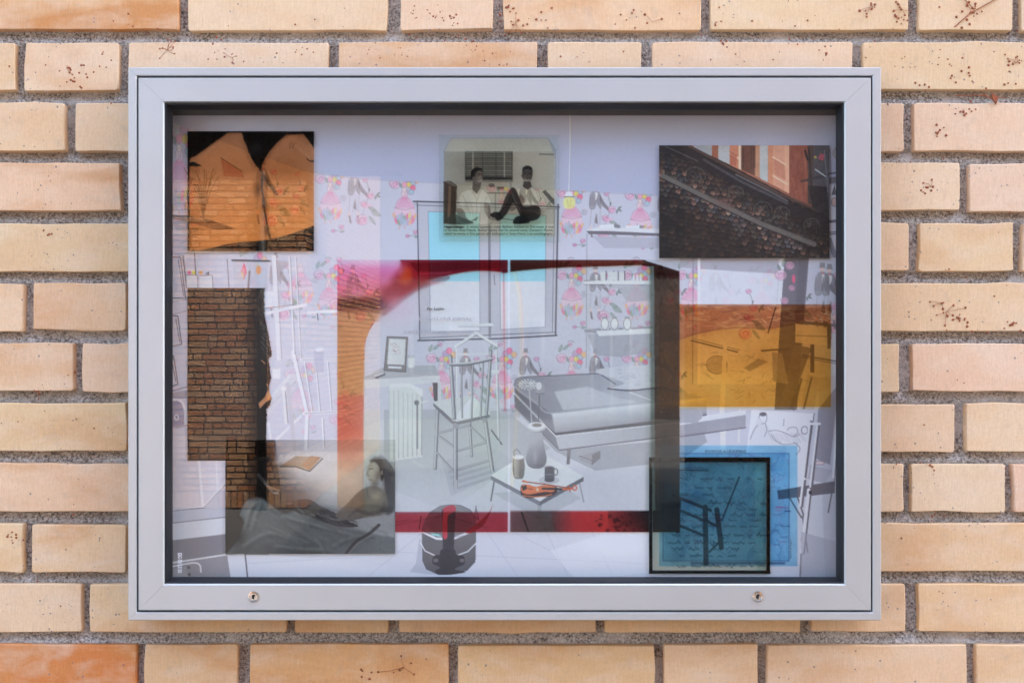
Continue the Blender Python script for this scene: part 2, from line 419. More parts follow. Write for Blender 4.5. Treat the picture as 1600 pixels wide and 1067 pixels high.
def brick_geo(x0, x1, y0, y1, r, n_long=5, jit=0.9):
    """rounded, slightly uneven brick: px rectangle -> verts, faces (front at Y=0)"""
    def pts(x0, x1, y0, y1, jit, nl, c):
        p = []
        for i in range(nl+1): p.append((x0+c+(x1-x0-2*c)*i/nl, y0 + (0 if c == 0 else 0)))
        q = [(x0+c+(x1-x0-2*c)*i/nl, y0) for i in range(nl+1)]
        q += [(x1, y0+c+(y1-y0-2*c)*i/2) for i in range(3)]
        q += [(x1-c-(x1-x0-2*c)*i/nl, y1) for i in range(nl+1)]
        q += [(x0, y1-c-(y1-y0-2*c)*i/2) for i in range(3)]
        return q
    q = pts(x0, x1, y0, y1, jit, n_long, 2.2); N = len(q)
    off = r.uniform(-jit, jit, (N, 2))
    for i in range(N):
        if r.rand() < 0.07: off[i] *= 3.0
    cx, cy = (x0+x1)/2, (y0+y1)/2; fy = r.uniform(-0.0009, 0.0009)
    rim, frt = [], []
    for (a, b), o_ in zip(q, off):
        a, b = a + o_[0], b + o_[1]
        rim.append((a, b))
        ia = a - math.copysign(min(1.2, abs(a-cx)), a - cx); ib = b - math.copysign(1.1, b - cy)
        frt.append((ia, ib))
    vs = [P(a, b, 0.0) for a, b in rim]
    back = [(v[0], 0.030, v[2]) for v in vs]; rimv = [(v[0], 0.0016, v[2]) for v in vs]
    fr = [(P(a, b, 0)[0], fy, P(a, b, 0)[2]) for a, b in frt]
    c = P(cx, cy, 0); vs = back + rimv + fr
    fs = [(i, (i+1) % N, N+(i+1) % N, N+i) for i in range(N)] + [(N+i, N+(i+1) % N, 2*N+(i+1) % N, 2*N+i) for i in range(N)]
    fs.append(tuple(range(2*N, 3*N)))
    return vs, fs

rb = np.random.RandomState(21)
stuff = MB()
ROW0 = -54; ROW1 = 34
XL, XR = -6600, 8200
for row in range(-54, 29):
    yt = 67 + 94.0*(row-1); yb = yt + 74.6
    if P(0, yb, 0)[2] < 0.03: continue
    kn = KNOWN.get(row, [])
    for (a, b, i) in row_fill(kn, XL, XR, rb):
        part = -5 <= row <= 16 and b > -640 and a < 2240
        dy = rb.uniform(-1.2, 1.2)
        if (row, i) in BC: col, sm = BC[(row, i)]
        else: col, sm = PALETTE[rb.randint(len(PALETTE))], rb.choice([.05,.1,.2,.4,.8])
        col = np.array(col)*(0.5+0.5*(sm >= .9)) + np.array((237,202,162))*(0.5-0.5*(sm >= .9)) + rb.uniform(-4, 4, 1) + rb.uniform(-1.5, 1.5, 3)
        cc = clay(col) + (sm,)
        if part:
            vs, fs = brick_geo(a, b, yt+dy, yb+dy, rb, 7 if b-a > 200 else 3)
            me = mesh("brick", vs, fs)
            at = me.color_attributes.new("Col", 'FLOAT_COLOR', 'POINT')
            at.data.foreach_set("color", np.tile(np.array(cc, np.float32), len(vs)))
            link("brick", me, M_BRICK, b0)
        else:
            p0, p1 = P(a, yb, 0), P(b, yt, 0)
            stuff.add([(p0[0],.03,p0[2]),(p1[0],.03,p0[2]),(p1[0],.03,p1[2]),(p0[0],.03,p1[2]),(p0[0],0,p0[2]),(p1[0],0,p0[2]),(p1[0],0,p1[2]),(p0[0],0,p1[2])],
                      [(4,5,6,7),(0,1,5,4),(1,2,6,5),(2,3,7,6),(3,0,4,7)], cc)
tag(stuff.build("bricks", M_BRICK, b0), kind="stuff")

# mortar: an uneven sheet in the joints, flat beyond
x0, x1, z0, z1 = -1.05, 1.05, ZC-0.72, ZC+0.72; st = 0.004
nx, nz = int((x1-x0)/st), int((z1-z0)/st)
h = vnoise(nz, nx, 6, 3, 3, 0.7)*0.0055 + vnoise(nz, nx, 60, 4, 2)*0.005 + np.random.RandomState(5).rand(nz, nx)*0.0012
gx, gz = np.meshgrid(np.linspace(x0, x1, nx), np.linspace(z0, z1, nz))
pyz = 533.5 + (ZC-gz)*1248.0; ph = ((pyz-67-74.6) % 94.0)/19.4          # 0 at the top of a bed joint, 1 at its foot
h = h + np.where(ph <= 1, 0.0080*(np.clip(ph, 0, 1)-0.5), 0)
vs = np.stack([gx, 0.0185 - h, gz], -1).reshape(-1, 3)
idx = np.arange(nx*nz).reshape(nz, nx)
fs = np.stack([idx[:-1,:-1], idx[:-1,1:], idx[1:,1:], idx[1:,:-1]], -1).reshape(-1, 4)

def grid_mesh(name, vs, fs):
    me = bpy.data.meshes.new(name); me.vertices.add(len(vs)); me.vertices.foreach_set("co", np.asarray(vs, np.float32).ravel())
    me.loops.add(len(fs)*4); me.loops.foreach_set("vertex_index", np.asarray(fs, np.int32).ravel())
    me.polygons.add(len(fs)); me.polygons.foreach_set("loop_start", np.arange(0, len(fs)*4, 4, dtype=np.int32))
    me.update(calc_edges=True); return me
me = grid_mesh("mortar", vs, fs); link("mortar", me, M_MORTAR, b0)
t = MB(); t.add([(-6,.0215,0),(6.2,.0215,0),(6.2,.0215,6.48),(-6,.0215,6.48)], [(0,1,2,3)]); t.build("mortar", M_MORTAR, b0)
t = MB(); t.box(-6, 6.2, 0.0225, 8, 0, 6.5); t.build("wall_core", M_FARMORTAR, b0)
t = MB(); t.box(-6.1, 6.3, -0.12, 8.1, 6.52, 6.7); t.build("roof_edge", M_ROOF, b0)

# ------------------------------------------------------------------ the display case
YF = -0.054
case = empty("display_case", P(788, 969, 0.0)); case.location.y = -0.02
tag(case, "silver aluminium wall display case with two locks and a glass door", "display case")

def frame(name, outer, inner, prof, mat, gap=0.00012):
    """four mitred rails; prof = [(t 0..1 from outer to inner, Y)] closed section"""
    ox0, oy0, ox1, oy1 = outer; ix0, iy0, ix1, iy1 = inner
    def pt(cx, cy, t_, y):
        ox, oy = (ox0, ox1)[cx], (oy0, oy1)[cy]; ix, iy = (ix0, ix1)[cx], (iy0, iy1)[cy]
        p = P(ox + (ix-ox)*t_, oy + (iy-oy)*t_, YF)
        return Vector((p[0], y, p[2]))
    n = len(prof)
    for (a, b) in (((0,0),(1,0)), ((1,0),(1,1)), ((1,1),(0,1)), ((0,1),(0,0))):
        va = [pt(*a, t_, y) for t_, y in prof]; vb = [pt(*b, t_, y) for t_, y in prof]
        d = (vb[0]-va[0]).normalized()
        va = [v + d*gap for v in va]; vb = [v - d*gap for v in vb]
        fs = [(i, (i+1) % n, n+(i+1) % n, n+i) for i in range(n)] + [tuple(range(n-1,-1,-1)), tuple(range(n, 2*n))]
        me = mesh(name, va+vb, fs)
        bm = bmesh.new(); bm.from_mesh(me); bmesh.ops.recalc_face_normals(bm, faces=bm.faces); bm.to_mesh(me); bm.free()
        link(name, me, mat, case)

OUT = (200, 105.5, 1377, 969); OUTI = (213.5, 119, 1363.5, 956)
DOOR = (216, 121.8, 1361, 953.3); DOORI = (256.5, 160.3, 1319.5, 912)
yb = -0.001
frame("case_rail", OUT, OUTI, [(0, yb), (0, YF+0.0012), (0.10, YF), (0.90, YF), (1, YF+0.0013), (1, yb)], M_ALU)
frame("door_rail", DOOR, DOORI, [(0, -0.034), (0, YF+0.0008), (0.035, YF-0.0004), (0.955, YF-0.0004), (1.0, YF+0.0014), (1.0, -0.034)], M_ALU)
GI = (263, 168, 1312.5, 905.5)
frame("gasket", (257.0, 160.8, 1319.0, 911.5), GI, [(0, -0.0335), (0, YF+0.0022), (0.35, YF+0.0026), (1, -0.0395), (1, -0.0335)], M_GASKET)
# glass door pane
p0, p1 = P(258, 911, -0.037), P(1318, 162, -0.037)
t = MB(); t.box(p0[0], p1[0], -0.0375, -0.0345, p0[2], p1[2]); glass = t.build("glass_pane", M_GLASS, case)
# inner box: back board and side cheeks
p0, p1 = P(214.5, 955, YF), P(1362.5, 120, YF)
t = MB(); t.box(p0[0]+.001, p1[0]-.001, -0.0075, -0.001, p0[2]+.001, p1[2]-.001); t.build("back_board", M_BOARD, case)
M_CHEEK = simple("dark_inner_cheek", (0.05, 0.05, 0.055), 0.5)
q0, q1 = P(240, 928, YF), P(1336, 144, YF)
for (xa, xb, za, zb) in ((q0[0]-.004, q0[0], q0[2], q1[2]), (q1[0], q1[0]+.004, q0[2], q1[2]), (q0[0]-.004, q1[0]+.004, q1[2]+.0002, q1[2]+.004), (q0[0]-.004, q1[0]+.004, q0[2]-.004, q0[2]-.0002)):
    t = MB(); t.box(xa, xb, -0.0337, -0.0076, za, zb); t.build("inner_cheek", M_CHEEK, case)
# locks
for lx in (396.5, 1184):
    c = P(lx, 931.5, YF); R = 0.0068
    t = MB(); ring = []
    prof = [(R, YF-0.0003), (R*0.96, YF-0.0016), (R*0.72, YF-0.0019), (R*0.66, YF-0.0012), (R*0.60, YF-0.0013), (0.0003, YF-0.0014)]
    N = 28; vs, fs = [], []
    for r_, y_ in prof: vs += [(c[0]+r_*math.cos(2*math.pi*i/N), y_, c[2]+r_*math.sin(2*math.pi*i/N)) for i in range(N)]
    for k in range(len(prof)-1): fs += [(k*N+i, k*N+(i+1) % N, (k+1)*N+(i+1) % N, (k+1)*N+i) for i in range(N)]
    t.add(vs, fs); lk = t.build("lock", M_STEEL, case)
    t = MB(); a = R*0.13; yk = YF-0.00145
    t.box(c[0]-a, c[0]+a, yk-0.0002, yk+0.0004, c[2]-R*0.44, c[2]+R*0.40)
    t.box(c[0]-a*2.6, c[0]-a*1.01, yk-0.0002, yk+0.0004, c[2]-R*0.30, c[2]+R*0.02)
    t.box(c[0]-a*2.1, c[0]+a*2.1, yk-0.00035, yk+0.0003, c[2]+R*0.06, c[2]+R*0.34)
    t.build("keyhole", M_DARK, lk)
for hx in (214.8, 1362.3):
    c = P(hx, 125.5, YF); t = MB(); t.tube((c[0], -0.036, c[2]-0.002), (c[0], -0.036, c[2]+0.0018), 0.0011, 8); t.build("hinge_pin", M_BRASS, case)
#@@PRINTS@@
# ------------------------------------------------------------------ printed sheets: a small drawing kit (photo pixels -> print colour)
PITCH = 1.2
WREF = np.array([204., 206., 228.])          # how blank paper in the case looks; maps to paper albedo
PAPER = np.array([0.83, 0.83, 0.84])

def smooth(pts, n=8, closed=False):
    p = np.array(pts, float); out = []; m = len(p); R_ = range(m if closed else m-1)
    for i in R_:
        g = lambda k: p[k % m] if closed else p[min(max(k, 0), m-1)]
        a, b, c, d = g(i-1), g(i), g(i+1), g(i+2)
        for t_ in np.arange(n)/n:
            out.append(0.5*((2*b)+(-a+c)*t_+(2*a-5*b+4*c-d)*t_**2+(-a+3*b-3*c+d)*t_**3))
    if not closed: out.append(p[-1])
    return np.array(out)

class Canvas:
    def __init__(s, x0, y0, x1, y1, col=(255,255,255), pitch=PITCH):
        s.x0, s.y0, s.x1, s.y1 = x0, y0, x1, y1
        s.w, s.h = int(round((x1-x0)/pitch))+1, int(round((y1-y0)/pitch))+1
        s.X = np.linspace(x0, x1, s.w); s.Y = np.linspace(y0, y1, s.h); s.p = (x1-x0)/(s.w-1)
        s.a = np.empty((s.h, s.w, 3)); s.a[:] = col
        s.op = np.zeros((s.h, s.w))
    def bb(s, xa, ya, xb, yb):
        i0 = max(int((xa-s.x0)/s.p)-1, 0); i1 = min(int((xb-s.x0)/s.p)+3, s.w)
        j0 = max(int((ya-s.y0)/s.p)-1, 0); j1 = min(int((yb-s.y0)/s.p)+3, s.h)
        return (i0, i1, j0, j1) if i1 > i0 and j1 > j0 else None
    def put(s, box, m, col, a, op=None):
        i0, i1, j0, j1 = box; m = m*a; m3 = m[..., None]
        v = s.a[j0:j1, i0:i1]; v += (np.asarray(col, float)-v)*m3
        if op is not None:
            o = s.op[j0:j1, i0:i1]; o += (op-o)*m
    def pmask(s, pts):
        p = np.asarray(pts, float); b = s.bb(p[:,0].min(), p[:,1].min(), p[:,0].max(), p[:,1].max())
        if b is None: return None, None
        i0, i1, j0, j1 = b; xs, ys = s.X[i0:i1], s.Y[j0:j1]; m = np.zeros((len(ys), len(xs)))
        q = s.p
        for dx, dy in ((-.25,-.375),(.25,-.125),(-.25,.125),(.25,.375)):
            X, Y = xs[None]+dx*q, ys[:, None]+dy*q; ins = np.zeros(m.shape, bool)
            for k in range(len(p)):
                (xa, ya), (xb, yb) = p[k], p[(k+1) % len(p)]
                if ya == yb: continue
                c = ((ya > Y) != (yb > Y)); ins ^= (c & (X < (xb-xa)*(Y-ya)/(yb-ya)+xa))
            m += ins
        return b, m/4.0
    def poly(s, pts, col, a=1.0, op=None):
        b, m = s.pmask(pts)
        if b is not None: s.put(b, m, col, a, op)
    def rect(s, xa, ya, xb, yb, col, a=1.0, op=None): s.poly([(xa,ya),(xb,ya),(xb,yb),(xa,yb)], col, a, op)
    def grad(s, pts, ca, cb, pa, pb, a=1.0, op=None):
        b, m = s.pmask(pts)
        if b is None: return
        i0, i1, j0, j1 = b; pa, pb = np.array(pa, float), np.array(pb, float); d = pb-pa
        t_ = np.clip(((s.X[None, i0:i1]-pa[0])*d[0]+(s.Y[j0:j1, None]-pa[1])*d[1])/(d@d), 0, 1)[..., None]
        s.put(b, m, np.asarray(ca, float)*(1-t_)+np.asarray(cb, float)*t_, a, op)
    def line(s, pts, wd, col, a=1.0, op=None):
        p = np.asarray(pts, float); r = wd/2+s.p
        b = s.bb(p[:,0].min()-r, p[:,1].min()-r, p[:,0].max()+r, p[:,1].max()+r)
        if b is None: return
        i0, i1, j0, j1 = b; X, Y = s.X[None, i0:i1], s.Y[j0:j1, None]; dm = np.full((j1-j0, i1-i0), 1e9)
        for k in range(len(p)-1):
            d = p[k+1]-p[k]; L = max(d@d, 1e-9)
            t_ = np.clip(((X-p[k,0])*d[0]+(Y-p[k,1])*d[1])/L, 0, 1)
            dm = np.minimum(dm, (X-p[k,0]-t_*d[0])**2+(Y-p[k,1]-t_*d[1])**2)
        dm = np.sqrt(dm); f = min(1.0, wd/s.p)
        m = np.clip((max(wd, s.p)/2-dm)/s.p+0.5, 0, 1)*f
        s.put(b, m, col, a, op)
    def ell(s, cx, cy, rx, ry, col, a=1.0, rot=0.0, soft=None, op=None):
        r = max(rx, ry)*(1 if soft is None else 2.2)+s.p
        b = s.bb(cx-r, cy-r, cx+r, cy+r)
        if b is None: return
        i0, i1, j0, j1 = b; X, Y = s.X[None, i0:i1]-cx, s.Y[j0:j1, None]-cy
        c_, s_ = math.cos(rot), math.sin(rot); u, v = (X*c_+Y*s_)/rx, (-X*s_+Y*c_)/ry; d = np.sqrt(u*u+v*v)
        m = np.exp(-1.6*d*d) if soft else np.clip((1-d)*min(rx, ry)/s.p+0.5, 0, 1)
        s.put(b, m, col, a, op)
    def ring(s, cx, cy, rx, ry, wd, col, a=1.0, a0=0, a1=2*math.pi):
        t_ = np.linspace(a0, a1, 18); s.line(np.stack([cx+rx*np.cos(t_), cy+ry*np.sin(t_)], -1), wd, col, a)
    def noise(s, amp, cell, seed, octv=2, box=None):
        n = (vnoise(s.h, s.w, cell, seed, octv)-0.5)*2*amp
        s.a += n[..., None]
    def blur(s, k=1):
        for _ in range(k):
            q = np.pad(s.a, ((1,1),(1,1),(0,0)), 'edge')
            s.a = (q[1:-1,1:-1]*4+q[:-2,1:-1]+q[2:,1:-1]+q[1:-1,:-2]+q[1:-1,2:])/8
    def soften(s, x0, y0, x1, y1, k):
        b = s.bb(x0, y0, x1, y1); i0, i1, j0, j1 = b; v = s.a[j0:j1, i0:i1].copy(); o_ = v.copy()
        for _ in range(k):
            q = np.pad(v, ((1,1),(1,1),(0,0)), 'edge'); v = (q[1:-1,1:-1]*2+q[:-2,1:-1]+q[2:,1:-1]+q[1:-1,:-2]+q[1:-1,2:])/6
        s.a[j0:j1, i0:i1] = v
    def sheet(s, name, y, film=False, mat=None, op=0.0, mask=None, curl=None):
        x0, _, z0 = P(s.x0, s.y0, y); x1, _, z1 = P(s.x1, s.y1, y)
        gx, gz = np.meshgrid(np.linspace(x0, x1, s.w), np.linspace(z0, z1, s.h)); gy = np.full(gx.shape, y)
        if curl is not None: gy = gy + curl(gx, gz)
        vs = np.stack([gx, gy, gz], -1).reshape(-1, 3); idx = np.arange(s.w*s.h).reshape(s.h, s.w)
        fs = np.stack([idx[:-1,:-1], idx[1:,:-1], idx[1:,1:], idx[:-1,1:]], -1)
        if mask is not None: fs = fs[mask[:-1,:-1] & mask[1:,1:]]
        fs = fs.reshape(-1, 4); me = grid_mesh(name, vs, fs)
        lin = s2l(np.clip(s.a, 0, 255))/s2l(WREF)
        n = s.w*s.h
        if film:
            T = np.sqrt(np.clip(lin, 0.0, 1.0)); al = np.clip(np.maximum(s.op, op), 0, 1)
            c = np.concatenate([T.reshape(n, 3), al.reshape(n, 1)], 1)
            k = me.color_attributes.new("Ink", 'FLOAT_COLOR', 'POINT')
            k.data.foreach_set("color", np.concatenate([np.clip(lin*PAPER, 0, .9).reshape(n, 3), np.ones((n, 1))], 1).astype(np.float32).ravel())
        else: c = np.concatenate([np.clip(lin*PAPER, 0.003, 0.9).reshape(n, 3), np.ones((n, 1))], 1)
        k = me.color_attributes.new("Col", 'FLOAT_COLOR', 'POINT'); k.data.foreach_set("color", c.astype(np.float32).ravel())
        return link(name, me, mat or (M_FILM if film else M_PRINT))

def lettering(parent, txt, px0, py, width, y, mat, shear=0.0, mirror=False, rot=0.0, height=None, bold=0.0, name="lettering"):
    """flat lettering; px0,py = left end of the baseline, width in photo px"""
    cu = bpy.data.curves.new(name, 'FONT'); cu.body = txt; cu.shear = shear; cu.offset = bold; cu.resolution_u = 3
    o = bpy.data.objects.new(name, cu); COL.objects.link(o)
    dg = bpy.context.evaluated_depsgraph_get(); me = bpy.data.meshes.new_from_object(o.evaluated_get(dg))
    COL.objects.unlink(o); bpy.data.objects.remove(o)
    n = len(me.vertices); co = np.empty(n*3, np.float32); me.vertices.foreach_get("co", co); co = co.reshape(-1, 3)
    mn, mx = co[:,0].min(), co[:,0].max(); sx = width/(mx-mn); sy = sx if height is None else height/0.7
    u = (co[:,0]-mn)*sx; v = -co[:,1]*sy
    if mirror: u = width-u
    cr, sr = math.cos(rot), math.sin(rot); k = (y+D)/FPX
    X = px0+u*cr-v*sr; Y = py+u*sr+v*cr
    w3 = np.stack([(X-800)*k, np.full(n, y), ZC-(Y-533.5)*k], -1)
    me.vertices.foreach_set("co", w3.astype(np.float32).ravel()); me.materials.clear(); me.update(); me.name = name
    return link(name, me, mat, parent)

# ---- motifs of the wallpaper: thin pencil lines with light washes
PK, INKC = (228,166,200), (96,92,112)
PET = [(232,112,150),(238,170,126),(156,166,198),(220,202,120),(184,160,204),(130,156,140),(236,126,168),(158,184,206)]
def rose(c, x, y, r, a=0.9):
    c.ell(x, y, r, r*0.92, (222,184,212), a*0.55); c.ell(x+r*.1, y+r*.1, r*.6, r*.55, (214,154,194), a*0.4)
    for k in range(4): c.ring(x+(k-1.5)*r*.22, y+((k*2) % 3-1)*r*.2, r*(.8-.17*k), r*(.64-.13*k), 0.7, (160,96,146), a*.55, k*1.3, k*1.3+3.9)
    c.ring(x, y, r, r*.92, 0.7, (150,104,146), a*.6)
def leaf(c, x, y, L, wd, rot, col=(128,150,146), a=0.85):
    d = np.array([math.cos(rot), math.sin(rot)]); n = np.array([-d[1], d[0]]); p = np.array([x, y])
    q = smooth([p-d*L/2, p-d*L*.1+n*wd/2, p+d*L/2, p-d*L*.1-n*wd/2], 4, True)
    c.poly(q, col, a*.7); c.line(q, .6, (84,100,102), a*.6); c.line([p-d*L/2, p+d*L*.4], .6, (80,95,98), a*.7)
def paper_unit(c, x, y, s=1.0, a=1.0, man=True, roses=True, top=True, lady=True, sx=1.0):
    Q = lambda u, v: (x+u*s*sx, y+v*s)
    if top:
        for u, v, r, col in ((6,-39,5,(176,150,196)),(19,-38,4.6,(240,172,128)),(12,-33,5,(156,180,206)),(7,-31,4,(224,206,100)),(13,-26,4.4,(238,104,140)),(12,-44,4.6,(236,104,148)),(0,-31,4,(234,150,178)),(11,-20,4,(158,184,208))):
            c.ell(*Q(u, v), r*s*sx, r*1.05*s, col, .8*a); c.ring(*Q(u, v), r*s*sx, r*1.05*s, .6, (120,90,130), .5*a)
            c.line([Q(u, v+r), Q(0, -14)], .5, INKC, .4*a)
        rose(c, *Q(-15, -32), 8*s, a); leaf(c, *Q(-17,-48), 12*s, 6*s, -1.2, a=.8*a); leaf(c, *Q(-8,-50), 12*s, 5*s, -.7, a=.8*a); leaf(c, *Q(-6,-30), 9*s, 4*s, 1.2, a=.8*a)
        rose(c, *Q(-2,-54), 3.4*s, a*.8); c.line(smooth([Q(-6,-58), Q(0,-60), Q(4,-57)], 3), .7, (90,100,104), .8*a)
    if lady:
        c.ell(*Q(0,-15), 4.4*s*sx, 7.5*s, (232,210,224), .6*a); c.ell(*Q(0,-23), 2.6*s*sx, 3.2*s, (236,212,210), .8*a); c.ring(*Q(0,-23), 2.8*s*sx, 3.4*s, .6, (150,100,120), .6*a)
        c.ring(*Q(0,-16), 4.6*s*sx, 7*s, .6, (160,110,140), .5*a)
        for u in (-4,-1,2,5): c.line([Q(u*1.2,-20), Q(u*.4,-8)], .6, (190,110,150), .5*a)
        dome = smooth([Q(-15,6),Q(-11,-5),Q(-3,-12),Q(3,-12),Q(11,-5),Q(16,6)], 5)
        c.poly(dome, PK, .55*a); c.line(dome, .7, (180,110,150), .7*a)
        for u in range(-13, 15, 2): c.line([Q(u*.25,-11), Q(u, 5)], .6, (196,110,158), .5*a)
        c.poly([Q(-15,6),Q(16,6),Q(18,20),Q(-17,20)], (236,196,216), .5*a); c.line(smooth([Q(-15,5),Q(0,8),Q(16,5)], 4), .8, (140,110,136), .7*a)
        for u in range(-14, 17, 3): c.line([Q(u,7), Q(u*1.1,16)], .8, (238,140,182), .45*a)
        for k in range(9): c.ell(*Q(-16+k*4, 17+(k*5 % 3)*2.2), 1.9*s*sx, 5*s, PET[(k*3+1) % 8], .75*a, .12*(k-4)); c.ring(*Q(-16+k*4, 17+(k*5 % 3)*2.2), 1.9*s*sx, 5*s, .5, (120,96,126), .3*a)
        for k in range(7): c.ell(*Q(-13+k*4.4, 26+(k*2 % 3)), 2.1*s*sx, 5.2*s, PET[(k*5) % 8], .75*a, .16*(k-3))
        c.line([Q(-6,32), Q(-9,38)], .9, (226,130,110), .8*a); c.line([Q(-1,32), Q(1,37)], .9, (226,130,110), .8*a)
        rose(c, *Q(5,49), 3*s, a); rose(c, *Q(18,43), 4*s, a); leaf(c, *Q(19,50), 7*s, 3*s, -.3, a=.8*a); c.line([Q(7,49), Q(17,48)], .7, (90,100,100), .7*a)
        c.ring(*Q(20,-2), 4.2*s*sx, 4.2*s, .8, (130,120,140), .7*a); c.ring(*Q(20,-2), 1.6*s, 1.8*s, .8, (110,100,120), .6*a)
    if man:
        G = (132,126,138)
        c.ell(*Q(37,-39), 2.8*s, 3.4*s, (222,184,182), .8*a); c.poly([Q(34,-42),Q(34.5,-48),Q(40.5,-47.5),Q(41,-42),Q(43,-41),Q(32,-41)], G, .85*a)
        coat = smooth([Q(31,-33),Q(38,-36),Q(44,-32),Q(46,-22),Q(46,-8),Q(42,-12),Q(39,-20),Q(36,-8),Q(29,-8),Q(28,-20)], 4, True)
        c.poly(coat, G, .62*a); c.line(coat, .6, (90,86,100), .6*a)
        c.poly([Q(37,-34),Q(41,-32),Q(40,-24),Q(37,-20)], (232,228,238), .8*a); c.ell(*Q(38,-34), 1.6*s, 1.2*s, (214,110,130), .7*a)
        arm = [Q(44,-31),Q(51,-18),Q(60,-7),Q(58,-3.5),Q(48,-12),Q(44,-21)]
        c.poly(arm, (112,106,116), .75*a); c.ell(*Q(60,-5), 1.6*s, 1.8*s, (210,160,160), .8*a); c.line([Q(60,-4), Q(50,24)], .6, INKC, .6*a)
        for pl in (((31,-7),(29,20)), ((45,-8),(44,20)), ((38,0),(35,20)), ((40,0),(41,18))): c.line([Q(*pl[0]), Q(*pl[1])], .7, (140,135,152), .7*a)
        c.poly([Q(36,12),Q(39,0),Q(41,15),Q(38,16)], (112,104,114), .75*a)
        for u in (30, 43):
            c.ell(*Q(u,22), 1.7*s, 3*s, (226,190,184), .7*a); c.poly([Q(u-1.4,25),Q(u+1.6,25),Q(u+3.6,37),Q(u+.4,37)], (116,106,112), .8*a)
        for k in range(12): c.line([Q(29+k*1.4,-31+(k % 3)*3), Q(28.5+k*1.45,-13)], .5, (80,76,92), .4*a)
    if roses:
        rose(c, *Q(55,-31), 4.2*s, a); c.line(smooth([Q(57,-27),Q(60,-18),Q(60,-10)], 4), .8, (90,100,104), .8*a); leaf(c, *Q(61,-15), 5*s, 2.4*s, 1.9, (98,112,112), .8*a)
        rose(c, *Q(63,-6), 6*s, a)
        for t_ in (-.6, .5, 1.8): leaf(c, *Q(72+4*math.cos(t_),-7+4*math.sin(t_)), 6.4*s, 3*s, t_, (98,112,112), .85*a)
        c.ell(*Q(57,10), 8*s, 4.6*s, (220,170,204), .55*a); rose(c, *Q(53,7), 5*s, a)
        leaf(c, *Q(66,15), 14*s, 6*s, .4, (134,152,150), .8*a); leaf(c, *Q(72,22), 16*s, 8.5*s, .5, (128,148,146), .8*a); leaf(c, *Q(66,33), 17*s, 5*s, .9, (142,160,158), .8*a)
        rose(c, *Q(50,32), 9*s, a)
        for k in range(9): c.ring(*Q(50,32), (2+k*.8)*s, (1.8+k*.75)*s, .6, (190,120,168), .45*a, k*1.1, k*1.1+2.4)

